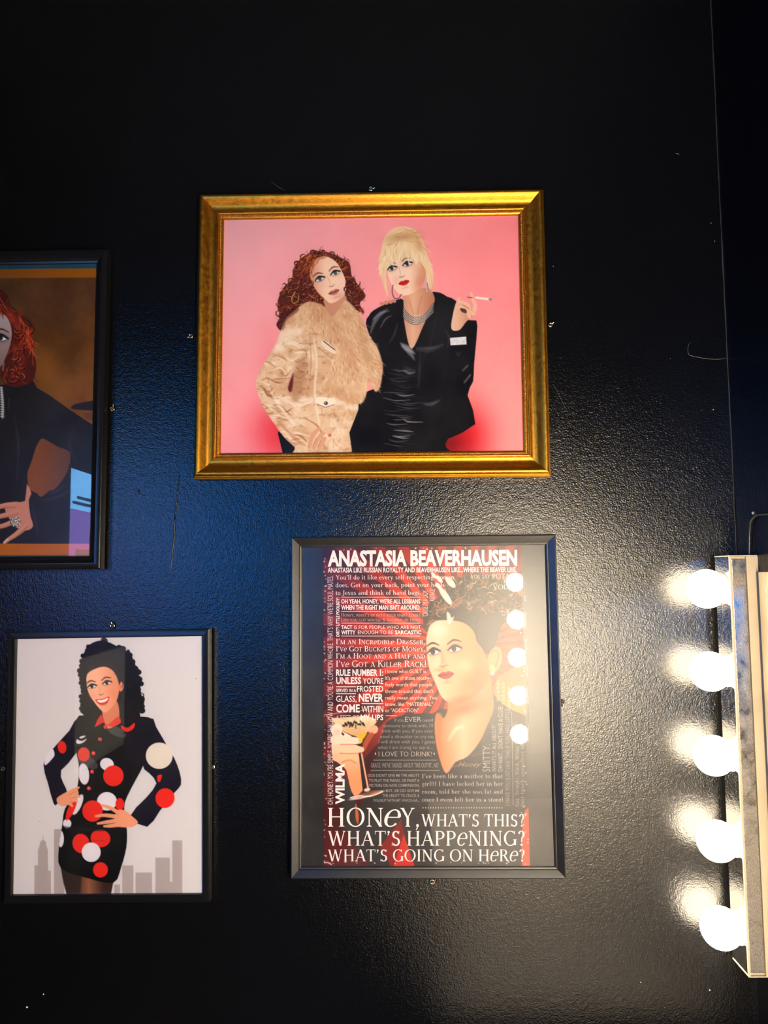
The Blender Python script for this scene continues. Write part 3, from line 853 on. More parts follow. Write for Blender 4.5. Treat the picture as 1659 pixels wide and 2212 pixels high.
class Print:
    def __init__(s, root, x0, x1, z0, z1, d, step):
        s.root, s.d = root, d
        s.L, s.px, s.py = sheet_grid(root, x0, x1, z0, z1, d, step)
        s.rgb = np.zeros(s.L.shape)
        s.cx0, s.cx1 = s.px.min(0), s.px.max(0); s.ry0, s.ry1 = s.py.min(1), s.py.max(1)
    def win(s, x0, y0, x1, y1):
        c = np.nonzero((s.cx1 >= x0) & (s.cx0 <= x1))[0]; r = np.nonzero((s.ry1 >= y0) & (s.ry0 <= y1))[0]
        if not len(c) or not len(r): return None
        return slice(r[0], r[-1] + 1), slice(c[0], c[-1] + 1)
    def lay(s, w, cov, col):
        sub = s.rgb[w]
        if callable(col): col = col(s.px[w], s.py[w])
        col = np.asarray(col, float)
        sub += (col - sub) * cov[..., None]
    def fill(s, col): s.lay((slice(None), slice(None)), np.ones(s.px.shape), col)
    def poly(s, pts, col, soft=1.3, alpha=1.0, smooth=4, within=None):
        P = catmull(pts, smooth, True) if smooth else np.array(pts, float)
        w = s.win(P[:, 0].min() - soft - 1, P[:, 1].min() - soft - 1, P[:, 0].max() + soft + 1, P[:, 1].max() + soft + 1)
        if w is None: return None
        x, y = s.px[w], s.py[w]
        ins = np.zeros(x.shape, bool); dm = np.full(x.shape, 1e9)
        Q = np.roll(P, -1, 0)
        for (ax, ay), (bx, by) in zip(P, Q):
            if ay != by:
                c = ((ay > y) != (by > y)) & (x < (bx - ax) * (y - ay) / (by - ay) + ax); ins ^= c
            dx, dy = bx - ax, by - ay; l2 = dx * dx + dy * dy + 1e-12
            t = np.clip(((x - ax) * dx + (y - ay) * dy) / l2, 0, 1)
            dm = np.minimum(dm, (x - ax - t * dx) ** 2 + (y - ay - t * dy) ** 2)
        sd = np.sqrt(dm) * np.where(ins, -1, 1)
        cov = np.clip(.5 - sd / soft, 0, 1) * alpha
        s.lay(w, cov, col)
        return w, cov
    def stroke(s, pts, wid, col, alpha=1.0, soft=1.1, smooth=4):
        P = catmull(pts, smooth) if smooth and len(pts) > 2 else np.array(pts, float)
        n = len(P)
        if hasattr(wid, '__len__'): W = np.interp(np.linspace(0, 1, n), np.linspace(0, 1, len(wid)), wid)
        else: W = np.full(n, wid)
        mw = W.max() / 2 + soft + 1
        w = s.win(P[:, 0].min() - mw, P[:, 1].min() - mw, P[:, 0].max() + mw, P[:, 1].max() + mw)
        if w is None: return
        x, y = s.px[w], s.py[w]; best = np.full(x.shape, 1e9)
        for i in range(n - 1):
            (ax, ay), (bx, by) = P[i], P[i + 1]
            dx, dy = bx - ax, by - ay; l2 = dx * dx + dy * dy + 1e-12
            t = np.clip(((x - ax) * dx + (y - ay) * dy) / l2, 0, 1)
            best = np.minimum(best, np.hypot(x - ax - t * dx, y - ay - t * dy) - (W[i] + (W[i + 1] - W[i]) * t) / 2)
        s.lay(w, np.clip(.5 - best / soft, 0, 1) * alpha, col)
    def ell(s, cx, cy, rx, ry, col, ang=0.0, soft=1.3, alpha=1.0):
        r = max(rx, ry) + soft + 1
        w = s.win(cx - r, cy - r, cx + r, cy + r)
        if w is None: return
        x, y = s.px[w] - cx, s.py[w] - cy; a = math.radians(ang)
        u = x * math.cos(a) + y * math.sin(a); v = -x * math.sin(a) + y * math.cos(a)
        k = np.sqrt((u / rx) ** 2 + (v / ry) ** 2); sd = (k - 1) * min(rx, ry)
        s.lay(w, np.clip(.5 - sd / soft, 0, 1) * alpha, col)
    def glow(s, cx, cy, rx, ry, col, alpha, ang=0.0):              # soft round patch of colour
        w = s.win(cx - 3 * rx - 3 * ry, cy - 3 * ry - 3 * rx, cx + 3 * rx + 3 * ry, cy + 3 * ry + 3 * rx)
        if w is None: return
        x, y = s.px[w] - cx, s.py[w] - cy; a = math.radians(ang)
        u = x * math.cos(a) + y * math.sin(a); v = -x * math.sin(a) + y * math.cos(a)
        s.lay(w, alpha * np.exp(-((u / rx) ** 2 + (v / ry) ** 2)), col)
    def masked(s, res, fn):
        """run fn, then keep its marks only inside an earlier shape"""
        if res is None: return
        w, cov = res; before = s.rgb.copy(); fn()
        k = np.zeros(s.px.shape); k[w] = cov
        s.rgb[...] = before + (s.rgb - before) * k[..., None]
    def face(s, cx, cy, sz, tilt=0., turn=0., skin=(240, 205, 178), lips=(190, 60, 55), iris=(60, 50, 45), brow=(90, 55, 40), smile=0., lid=(120, 90, 80), open_=0.):
        """features of a plain drawn face; sz is about the face height, turn < 0 looks left"""
        a = math.radians(tilt); c, sn = math.cos(a), math.sin(a)
        def p(u, v): u2 = u + turn * .10 * (1 - min(abs(v), 1)); return cx + (u2 * c - v * sn) * sz, cy + (u2 * sn + v * c) * sz
        dk = tuple(k * .72 for k in skin)
        for sd in (-1, 1):
            k = 1 - .16 * sd * turn * -1 if sd * turn < 0 else 1 - .28 * abs(turn)
            ex = sd * .185 * k
            s.glow(*p(ex, -.08), .10 * sz * k, .06 * sz, lid, .55, tilt)
            s.stroke([p(ex - .11 * k, -.165), p(ex, -.215), p(ex + .12 * k, -.175)] if sd > 0 else [p(ex - .12 * k, -.175), p(ex, -.215), p(ex + .11 * k, -.165)], [.020 * sz, .034 * sz, .016 * sz], brow, .9)
            s.ell(*p(ex, -.075), .092 * sz * k, .040 * sz, (238, 232, 226), tilt)
            s.ell(*p(ex + turn * .018, -.078), .038 * sz, .040 * sz, iris, tilt)
            s.stroke([p(ex - .115 * k, -.070), p(ex, -.128), p(ex + .12 * k, -.078)], [.02 * sz, .045 * sz, .03 * sz], (28, 20, 20), .95)
            s.stroke([p(ex - .08 * k, -.045), p(ex, -.030), p(ex + .09 * k, -.048)], .012 * sz, (70, 45, 40), .6)
        s.stroke([p(turn * .03 - .015, -.06), p(turn * .06 - .01, .06), p(turn * .075 - .03, .13)], .016 * sz, dk, .55, soft=2)
        s.stroke([p(turn * .07 - .065, .145), p(turn * .09 - .0, .165), p(turn * .06 + .065, .145)], [.012 * sz, .028 * sz, .012 * sz], tuple(k * .55 for k in skin), .75)
        mx, my = turn * .05, .29
        if smile > 0:
            s.poly([p(mx - .17, my - .045 * smile), p(mx - .08, my - .035), p(mx, my - .03), p(mx + .08, my - .035), p(mx + .17, my - .045 * smile), p(mx + .10, my + .085), p(mx, my + .115), p(mx - .10, my + .085)], lips, 1.1)
            s.poly([p(mx - .135, my - .02), p(mx, my - .005), p(mx + .135, my - .02), p(mx + .08, my + .04), p(mx, my + .055), p(mx - .08, my + .04)], (245, 240, 236), 1.0)
        else:
            s.poly([p(mx - .125, my), p(mx - .045, my - .045), p(mx, my - .032), p(mx + .045, my - .045), p(mx + .125, my), p(mx + .06, my + .055), p(mx, my + .068), p(mx - .06, my + .055)], lips, 1.1)
            s.stroke([p(mx - .11, my), p(mx, my + .008), p(mx + .11, my)], .016 * sz + open_ * sz, tuple(k * .45 for k in lips), .9)
        s.glow(*p(mx, my + .12), .07 * sz, .022 * sz, dk, .45, tilt)
    def strands(s, pts, n, cols, wid=(1, 2.2), length=(10, 24), ang=None, curl=0.6, alpha=.8, seed=1):
        """many fine hair strokes scattered inside a shape"""
        r = random.Random(seed); P = catmull(pts, 4, True)
        x0, y0 = P.min(0); x1, y1 = P.max(0); k = 0; tries = 0
        while k < n and tries < n * 20:
            tries += 1
            x, y = r.uniform(x0, x1), r.uniform(y0, y1)
            ins = False
            for (ax, ay), (bx, by) in zip(P, np.roll(P, -1, 0)):
                if (ay > y) != (by > y) and x < (bx - ax) * (y - ay) / (by - ay) + ax: ins = not ins
            if not ins: continue
            k += 1
            a = ang(x, y) if callable(ang) else (ang if ang is not None else r.uniform(0, 6.28))
            a += r.gauss(0, .18); ln = r.uniform(*length); cv = r.uniform(-curl, curl)
            q = []; cx_, cy_ = x, y
            for i in range(5):
                q.append((cx_, cy_)); cx_ += math.cos(a) * ln / 4; cy_ += math.sin(a) * ln / 4; a += cv
            wd = r.uniform(*wid)
            s.stroke(q, [wd * .4, wd, wd * .3], r.choice(cols), alpha * r.uniform(.6, 1), soft=1.1, smooth=0)
    def curls(s, pts, n, dark, lights, r=(4, 8), seed=1, wid=3.2):
        """ringlets: a dark loop with a light edge"""
        q = random.Random(seed); P = catmull(pts, 4, True)
        x0, y0 = P.min(0); x1, y1 = P.max(0); k = 0; tries = 0
        while k < n and tries < n * 20:
            tries += 1
            x, y = q.uniform(x0, x1), q.uniform(y0, y1); ins = False
            for (ax, ay), (bx, by) in zip(P, np.roll(P, -1, 0)):
                if (ay > y) != (by > y) and x < (bx - ax) * (y - ay) / (by - ay) + ax: ins = not ins
            if not ins: continue
            k += 1
            R = q.uniform(*r); a = q.uniform(0, 6.28); sp = q.choice((-1, 1)) * q.uniform(.55, .95)
            arc = [(x + R * math.cos(a + sp * i) * (1 + .10 * i), y + R * .8 * math.sin(a + sp * i) * (1 + .10 * i)) for i in range(6)]
            s.stroke(arc, [1, wid, wid, 1], dark, .9, 1.3, 2)
            s.stroke([(u - 1.1, v - 1.3) for u, v in arc[1:5]], [.5, wid * .55, .5], q.choice(lights), .9, 1.1, 2)
    def finish(s, name, mat): return sheet_mesh(name, s.root, s.L, s.rgb, mat)
# ------------------------------------------------------------------ the four prints
ink_material('ink_gold_print', .30, .82, 1.3)
ink_material('ink_poster', .31, .92, 1.43)
ink_material('ink_white_print', .30, .90, 1.3)
ink_material('ink_portrait', .30, 1.3, 1.25)
STEP = .0009


def lerp(a, b, t):
    t = np.clip(t, 0, 1)[..., None] if hasattr(t, 'shape') else t
    return np.asarray(a, float) * (1 - t) + np.asarray(b, float) * t


# ---- pink print of two women
pr = Print(GOLD, -gw / 2 + gi, gw / 2 - gi, -gh / 2 + gi, gh / 2 - gi, .0052, STEP)


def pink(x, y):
    c = lerp(lerp((253, 190, 190), (250, 146, 150), (x - 480) / 640), lerp((250, 164, 170), (254, 168, 162), (x - 480) / 640), (y - 520) / 440)  # upper left lightened in the ink to offset the falloff of the bulbs
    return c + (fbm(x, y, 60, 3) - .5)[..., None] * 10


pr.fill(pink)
pr.glow(610, 930, 62, 70, (222, 40, 52), .85, 20); pr.glow(1000, 940, 60, 75, (225, 32, 42), .95, -15); pr.glow(965, 960, 45, 40, (120, 8, 14), .8)
pr.glow(590, 800, 30, 90, (238, 110, 125), .4)
BLK = (14, 12, 15)
# left figure: dark dress behind, jacket, fur, hair, face
pr.poly([(600, 935), (640, 900), (760, 860), (830, 830), (830, 985), (612, 985)], BLK, 1.2, smooth=0)
hair1 = [(692, 542), (716, 547), (737, 557), (755, 569), (760, 596), (773, 615), (789, 638), (777, 656), (787, 676), (764, 668), (740, 660), (700, 664), (668, 660), (643, 674), (620, 700), (610, 716), (597, 702), (605, 684), (599, 662), (603, 640), (614, 619), (630, 602), (635, 577), (653, 556), (676, 544)]
pr.poly(hair1, (92, 30, 16), 2.0)
pr.strands(hair1, 340, [(60, 16, 10), (130, 46, 18), (176, 76, 30), (208, 112, 58), (48, 12, 10), (150, 56, 22)], (1.2, 3), (9, 20), None, 1.0, .85, 11)
pr.strands(hair1, 90, [(226, 140, 74), (204, 104, 46), (236, 164, 96)], (1, 2), (5, 10), None, 1.5, .8, 15)
pr.strands([(650, 560), (690, 545), (735, 558), (750, 580), (720, 562), (680, 566), (655, 600)], 60, [(196, 92, 34), (222, 128, 60), (170, 70, 24)], (1.5, 3.2), (14, 26), 2.4, .4, .8, 12)
pr.curls(hair1, 130, (46, 12, 10), [(214, 116, 54), (186, 84, 34), (232, 152, 88), (150, 56, 24)], (3.5, 7.5), 16)
pr.poly([(702, 640), (742, 630), (747, 668), (716, 690), (704, 668)], (206, 150, 118), 2)
face1 = [(690, 556), (706, 554), (727, 567), (742, 593), (748, 615), (744, 637), (731, 649), (714, 655), (702, 646), (686, 631), (673, 608), (669, 587), (677, 566)]
pr.poly(face1, lambda x, y: lerp((216, 150, 116), (252, 214, 184), (x - 668) / 34), 1.6)
pr.glow(735, 640, 14, 12, (212, 150, 124), .5); pr.glow(698, 615, 12, 10, (240, 190, 170), .5)
pr.face(709, 604, 100, -21, .15, (246, 214, 192), (196, 110, 98), (70, 86, 84), (120, 64, 40), 0, (150, 110, 96), .006)
pr.strands([(670, 566), (700, 548), (712, 552), (690, 560), (674, 590), (668, 610)], 24, [(186, 84, 30), (150, 56, 20)], (1.5, 2.5), (12, 22), 2.1, .3, .85, 13)
pr.curls([(668, 600), (676, 636), (700, 656), (690, 668), (664, 656), (656, 620)], 12, (60, 16, 10), [(206, 104, 46), (226, 142, 80)], (4, 7), 17)
pr.curls([(748, 590), (762, 600), (776, 640), (760, 660), (750, 640)], 12, (56, 14, 10), [(190, 86, 36), (160, 60, 26)], (4, 7), 18)
pr.stroke([(637, 632), (630, 645), (634, 655), (644, 650), (645, 638)], 1.8, (214, 160, 80), .9)
jacket = [(616, 694), (597, 740), (580, 768), (560, 803), (553, 830), (565, 872), (592, 915), (615, 946), (637, 967), (640, 985), (765, 985), (770, 905), (774, 872), (760, 780), (720, 720), (668, 705), (640, 700)]
rj = pr.poly(jacket, lambda x, y: lerp((236, 208, 172), (214, 170, 128), fbm(x, y, 30, 5) * 1.6 - .4), 1.4)
def jacket_folds():
    w = (slice(None), slice(None))
    n1 = fbm(pr.px, pr.py, 16, 91); n2 = fbm(pr.px * .6 + pr.py * .25, pr.py, 7, 92)
    pr.lay(w, np.clip((n1 - .56) * 5, 0, 1) * .28, (186, 132, 86)); pr.lay(w, np.clip((n2 - .62) * 7, 0, 1) * .35, (140, 92, 58)); pr.lay(w, np.clip((.46 - n1) * 5, 0, 1) * .55, (254, 242, 222))
    for a in range(46):
        x = random.uniform(560, 640); y = random.uniform(730, 955)
        pr.stroke([(x, y), (x + random.uniform(8, 22), y + random.uniform(-6, 14)), (x + random.uniform(20, 40), y + random.uniform(-4, 22))], [1, 4, 1], random.choice([(250, 236, 212), (150, 96, 60), (250, 236, 212), (186, 132, 88)]), .75, 2)
    pr.poly([(630, 812), (657, 765), (664, 800), (652, 850), (640, 868), (626, 846)], (172, 120, 84), 12, .55); pr.strands([(636, 812), (660, 780), (668, 830), (650, 870)], 40, [(150, 98, 66), (206, 160, 118), (120, 76, 54)], (1, 2.4), (4, 9), None, .6, .5, 14)
    pr.poly([(622, 838), (634, 806), (630, 845)], (96, 20, 26), 3, .9)
    pr.stroke([(676, 720), (684, 780), (680, 850), (692, 930)], [2, 5, 3], (250, 238, 214), .7, 3)
    pr.stroke([(668, 715), (672, 780), (668, 840)], [1, 3, 1], (186, 134, 90), .6, 2)
    pr.stroke([(600, 910), (640, 950), (660, 962)], [2, 8, 3], (190, 120, 78), .6, 5)
    pr.stroke([(585, 845), (606, 880), (634, 915)], [2, 8, 3], (252, 240, 222), .7, 5)
    pr.stroke([(595, 760), (618, 720), (650, 715)], [3, 14, 6], (250, 236, 214), .6, 9)
    pr.poly([(700, 735), (727, 757), (720, 764), (695, 745)], (244, 226, 198), 1.2); pr.stroke([(699, 737), (725, 757)], 2.2, (70, 50, 36), .9); pr.stroke([(686, 750), (718, 775)], 1.2, (150, 110, 76), .8)
    pr.poly([(685, 858), (723, 862), (722, 874), (703, 880), (685, 872)], (250, 236, 212), 1.2); pr.stroke([(685, 873), (703, 880), (722, 874)], 1.4, (120, 80, 56), .9, smooth=0); pr.ell(704, 871, 4.2, 4, (60, 58, 66)); pr.ell(703, 870, 1.6, 1.5, (170, 170, 178))
    for a in range(30):
        x = random.uniform(690, 764); y = random.uniform(880, 962)
        pr.stroke([(x, y), (x + random.uniform(-8, 8), y + random.uniform(8, 22))], [1, 3, 1], random.choice([(250, 234, 208), (206, 150, 96), (226, 186, 140), (190, 120, 80)]), .6, 2.2)
    pr.stroke([(662, 905), (690, 925), (700, 965)], [2, 4, 2], (172, 116, 76), .7, 2)
pr.masked(rj, jacket_folds)
for q in ([(668, 965), (676, 940), (690, 925)], [(678, 966), (690, 944), (700, 936)], [(690, 966), (698, 952), (702, 946)]):
    pr.stroke(q, [9, 10, 6], (222, 168, 132), 1, 1.4)
pr.stroke([(676, 962), (684, 946)], 1.2, (140, 84, 60), .7); pr.stroke([(687, 964), (694, 950)], 1.2, (140, 84, 60), .7)
pr.ell(712, 940, 3.2, 3.2, (196, 60, 56)); pr.ell(711, 939, 1.2, 1.2, (240, 200, 190))
for k in range(24): pr.ell(785 + random.gauss(0, 3), 885 + random.gauss(0, 9), .9, .9, random.choice([(190, 60, 40), (200, 150, 80), (120, 40, 30)]), alpha=.9)
# right figure
coat = [(790, 700), (797, 682), (806, 671), (834, 656), (866, 645), (878, 650), (925, 632), (950, 632), (966, 641), (985, 650), (1004, 690), (1029, 692), (1030, 720), (1028, 745), (1024, 789), (1022, 824), (1010, 854), (1027, 916), (968, 948), (964, 967), (964, 985), (762, 985), (776, 880), (805, 845), (822, 800), (806, 745)]
rc = pr.poly(coat, BLK, 1.3, smooth=2)
def coat_sheen():
    for q, w, a in [([(800, 720), (812, 690), (836, 668)], [2, 10, 3], .4), ([(866, 742), (880, 752), (896, 764)], [3, 12, 2], .6), ([(902, 752), (930, 752), (958, 744)], [2, 7, 2], .6), ([(908, 760), (906, 800), (904, 840)], [1, 5, 1], .35), ([(872, 800), (884, 806), (896, 804)], [2, 6, 2], .5), ([(918, 872), (934, 872), (950, 864)], [2, 7, 1], .6)]:
        pr.stroke(q, w, (214, 210, 214), a, 5)
    for q, w, a in [([(806, 690), (822, 676), (840, 672)], [2, 6, 2], .5), ([(822, 708), (832, 690), (845, 682)], [1, 3, 1], .6), ([(842, 740), (852, 722), (858, 700)], [1, 3, 1], .35), ([(868, 748), (885, 762), (896, 778)], [3, 10, 2], .55),
                    ([(900, 756), (925, 758), (950, 750)], [3, 9, 3], .4), ([(962, 712), (970, 730), (966, 752)], [1, 3, 1], .6), ([(912, 872), (930, 874), (948, 866)], [2, 9, 2], .45), ([(1000, 800), (1010, 790)], 2.5, .6), ([(1003, 826), (1016, 810)], 3, .6),
                    ([(985, 760), (990, 768), (994, 760)], 2, .3), ([(876, 795), (895, 800)], 3, .3), ([(905, 700), (898, 730), (892, 752)], [2, 4, 1], .4), ([(940, 690), (930, 740), (905, 800)], [1, 3, 1], .25)]:
        pr.stroke(q, w, (176, 172, 178), a, 4)
    for k in range(34):
        y = 790 + k * 5.2 + random.uniform(-2, 2); x = 858 + random.uniform(-8, 26)
        pr.stroke([(x - random.uniform(8, 28), y - random.uniform(-2, 5)), (x, y + 2), (x + random.uniform(12, 34), y + random.uniform(-1, 4))], [.8, random.uniform(1.5, 4), .8], random.choice([(90, 88, 94), (150, 148, 152), (60, 58, 64), (200, 196, 198)]), random.uniform(.3, .75), 2)
    pr.poly([(918, 700), (945, 660), (1000, 690), (975, 760), (950, 880), (930, 950), (905, 860), (898, 770)], (24, 22, 26), 8, .6)
pr.masked(rc, coat_sheen)
pr.poly([(876, 632), (921, 622), (939, 643), (932, 668), (916, 700), (889, 754), (874, 700), (872, 662)], lambda x, y: lerp((232, 184, 150), (196, 132, 98), np.abs(x - 892) / 40), 1.6)
pr.stroke([(884, 650), (890, 668), (893, 680)], 2, (180, 116, 86), .5, 3); pr.stroke([(912, 640), (905, 662), (902, 678)], 3, (184, 122, 92), .5, 3)
for k in range(9):
    t = k / 8
    pr.stroke([(871, 664 + 2.6 * k), (884, 680 + 2.1 * k), (899, 686 + 1.9 * k), (917, 680 + 1.7 * k), (936, 655 + 2.6 * k)], 1.3, [(54, 52, 56), (188, 186, 184)][k % 2], .9, 1)
for k in range(7): pr.stroke([(895 + k * 3.6, 680), (895 + k * 3.4, 700)], 1.0, (214, 212, 208), .7, 1)
hair2 = [(868, 489), (892, 494), (909, 511), (918, 533), (925, 556), (932, 575), (937, 596), (932, 622), (922, 612), (918, 580), (900, 560), (870, 558), (842, 572), (834, 596), (838, 640), (829, 618), (821, 590), (818, 564), (824, 540), (829, 515), (846, 496)]
face2 = [(835, 575), (840, 600), (848, 618), (862, 635), (878, 638), (901, 627), (916, 608), (921, 582), (918, 562), (876, 552), (845, 560)]
pr.poly(face2, lambda x, y: lerp((252, 218, 190), (214, 150, 114), (x - 885) / 34), 1.5)
pr.glow(906, 608, 10, 16, (200, 136, 104), .45, 20); pr.glow(856, 606, 8, 10, (232, 178, 156), .5)
pr.face(867, 582, 98, -16, -.2, (246, 216, 194), (206, 36, 30), (46, 44, 48), (96, 66, 44), 0, (60, 48, 50), .0)
pr.poly(hair2, (240, 212, 166), 1.8)
pr.strands([(846, 498), (868, 490), (892, 495), (910, 514), (918, 540), (880, 520), (850, 520), (828, 540)], 90, [(214, 168, 112), (246, 222, 180), (226, 186, 132), (192, 144, 92)], (1.2, 2.4), (9, 18), .3, .3, .6, 21)
pr.glow(868, 512, 34, 9, (176, 122, 70), .55, -8); pr.glow(905, 530, 9, 22, (190, 138, 84), .5, -20)
pr.strands([(826, 545), (850, 520), (885, 522), (918, 545), (930, 580), (905, 562), (870, 556), (840, 566), (822, 590)], 130, [(250, 232, 200), (238, 212, 168), (214, 176, 124), (252, 240, 214)], (1.2, 2.4), (12, 20), lambda x, y: 1.57 + (870 - x) * .009, .12, .8, 22)
pr.strands([(922, 570), (934, 590), (934, 620), (924, 612)], 16, [(244, 222, 184), (220, 186, 136)], (1.2, 2), (14, 24), 1.5, .15, .8, 23)
pr.strands([(824, 590), (834, 596), (840, 640), (830, 620)], 14, [(240, 214, 174), (226, 190, 140)], (1, 1.8), (16, 26), 1.5, .1, .7, 24)
pr.stroke([(849, 616), (847, 630), (852, 644), (861, 644), (867, 636)], 2.0, (70, 66, 72), .95)
pr.stroke([(920, 600), (921, 616), (923, 630)], 3, (196, 190, 186), .9); pr.stroke([(923, 612), (925, 626)], 2, (120, 116, 116), .8)
# hand with a cigarette, cuff
pr.poly([(987, 650), (979, 676), (975, 710), (992, 713), (1008, 694), (1022, 682), (1022, 668), (1008, 658), (996, 655)], lambda x, y: lerp((240, 198, 168), (206, 146, 116), (x - 980) / 40), 1.4)
for q, w in [([(990, 652), (1003, 654), (1016, 664), (1020, 676)], [6, 7, 7, 8]), ([(1018, 634), (1021, 646), (1027, 662), (1022, 678)], [5, 7, 8, 9]), ([(985, 664), (998, 664), (1010, 672), (1014, 684)], [5, 7, 8, 8]), ([(990, 648), (992, 645)], 6)]:
    pr.stroke(q, w, (238, 194, 164), 1, 1.2)
pr.poly([(994, 666), (1006, 668), (1008, 676), (998, 674)], (60, 30, 26), 1.6, .85); pr.stroke([(1000, 660), (1012, 666)], 1.3, (170, 108, 84), .8); pr.stroke([(1016, 660), (1020, 672)], 1.2, (176, 112, 88), .8)
pr.stroke([(1029, 643), (1061, 647)], 5, (246, 238, 232), 1, 1, 0); pr.stroke([(1058, 646.5), (1061, 647)], 5, (150, 140, 136), 1, 1, 0); pr.stroke([(1010, 642), (1020, 643)], 2, (90, 50, 44), .8, 1, 0)
pr.poly([(972, 730), (1007, 727), (1008, 744), (973, 746)], (232, 230, 226), 1.2, smooth=0)
for k in range(26): pr.ell(random.uniform(974, 1006), random.uniform(731, 744), 1, 1, random.choice([(190, 188, 186), (250, 250, 248)]))
pr.stroke([(972, 726), (990, 722), (1008, 724)], 3, (26, 24, 26), .9)
for k, (x, y) in enumerate([(825, 656), (834, 654), (843, 652), (851, 650)]): pr.ell(x, y, 5, 4, (214, 146, 116), 20)
# fur collar over both
fur = [(615, 692), (640, 668), (663, 652), (684, 654), (701, 662), (716, 684), (735, 664), (747, 649), (767, 666), (787, 696), (796, 722), (815, 750), (826, 783), (827, 801), (821, 836), (810, 846), (797, 822), (792, 849), (780, 872), (749, 870), (724, 857), (697, 844), (704, 814), (727, 763), (700, 728), (668, 715), (640, 706)]
pr.poly(fur, lambda x, y: lerp((232, 200, 160), (206, 156, 112), fbm(x, y, 36, 8) * 1.8 - .4), 3.5)
pr.strands(fur, 620, [(248, 226, 192), (228, 190, 146), (196, 140, 92), (240, 210, 170), (168, 108, 66), (252, 238, 212)], (1, 2), (7, 15), lambda x, y: 1.3 + (745 - x) * .009 + (y - 760) * .002, .25, .65, 31)
pr.glow(790, 760, 8, 50, (170, 112, 74), .35, -12); pr.glow(716, 690, 10, 16, (190, 136, 96), .4)
pr.poly([(598, 700), (612, 712), (620, 690), (645, 672), (640, 664), (612, 680)], (70, 20, 14), 4, .5)
pr.finish('print', 'ink_gold_print')

# ---- white print of a woman in a spotted suit
li = .0112
pr = Print(LADY, -lw / 2 + li, lw / 2 - li, -lh / 2 + li, lh / 2 - li, .0074, STEP)
pr.fill(lambda x, y: lerp((217, 211, 213), (214, 209, 208), (x - 30) / 400))
GREY = (176, 164, 162)


def c8(x, y): return x / 3.456, 1640 + y / 3.456


for x0, x1, y0 in [(257, 380, 832), (257, 360, 792), (283, 358, 680), (297, 345, 622), (310, 333, 605), (403, 480, 522), (852, 896, 936), (912, 996, 793), (1012, 1135, 846), (1160, 1268, 735), (1266, 1290, 915), (1286, 1361, 606)]:
    a, b = c8(x0, y0), c8(x1, 1040)
    pr.poly([(a[0], a[1]), (b[0], a[1]), b, (a[0], b[1])], GREY, 1.2, smooth=0)
pr.stroke([c8(321, 612), c8(321, 572)], [2.2, .8], GREY, 1, 1, 0); pr.poly([c8(297, 625), c8(345, 625), c8(333, 605), c8(310, 605)], GREY, 1.2, smooth=0); pr.poly([c8(283, 682), c8(358, 682), c8(345, 640), c8(297, 640)], GREY, 1.2, smooth=0)
NAVY = (20, 16, 34); SUIT = (13, 11, 15); RED_ = (226, 42, 32); WHT = (226, 220, 226)
hairL = [(214, 1384), (234, 1387), (256, 1398), (275, 1408), (284, 1430), (296, 1452), (301, 1477), (297, 1495), (307, 1517), (300, 1545), (288, 1564), (268, 1572), (250, 1556), (215, 1552), (190, 1552), (177, 1538), (176, 1514), (178, 1484), (172, 1458), (175, 1428), (190, 1396)]
# legs, skirt, jacket
pr.poly([(131, 1874), (190, 1890), (246, 1900), (238, 1940), (146, 1940), (138, 1908)], lambda x, y: lerp((56, 36, 30), (150, 92, 66), 1 - np.abs(x - 192) / 32), 1.5, smooth=0)
pr.poly([(168, 1880), (176, 1890), (170, 1938), (148, 1938), (135, 1880)], (48, 34, 32), 4, .85)
sleeveL = [(167, 1552), (150, 1578), (113, 1619), (94, 1651), (103, 1690), (116, 1736), (124, 1736), (146, 1716), (136, 1690), (132, 1664), (165, 1626)]
pr.poly(sleeveL, NAVY, 1.3, smooth=2)
sleeveR = [(326, 1552), (337, 1570), (358, 1606), (376, 1637), (388, 1668), (391, 1695), (376, 1713), (345, 1752), (318, 1786), (281, 1763), (315, 1724), (338, 1692), (322, 1670), (306, 1645)]
pr.poly(sleeveR, NAVY, 1.3, smooth=2)
torso = [(166, 1553), (190, 1546), (255, 1550), (300, 1548), (328, 1553), (334, 1580), (312, 1648), (285, 1700), (270, 1733), (269, 1760), (274, 1792), (273, 1830), (262, 1872), (245, 1907), (190, 1897), (132, 1876), (127, 1832), (134, 1785), (140, 1748), (160, 1716), (169, 1690), (170, 1650), (165, 1622)]
rt = pr.poly(torso, SUIT, 1.3, smooth=3)
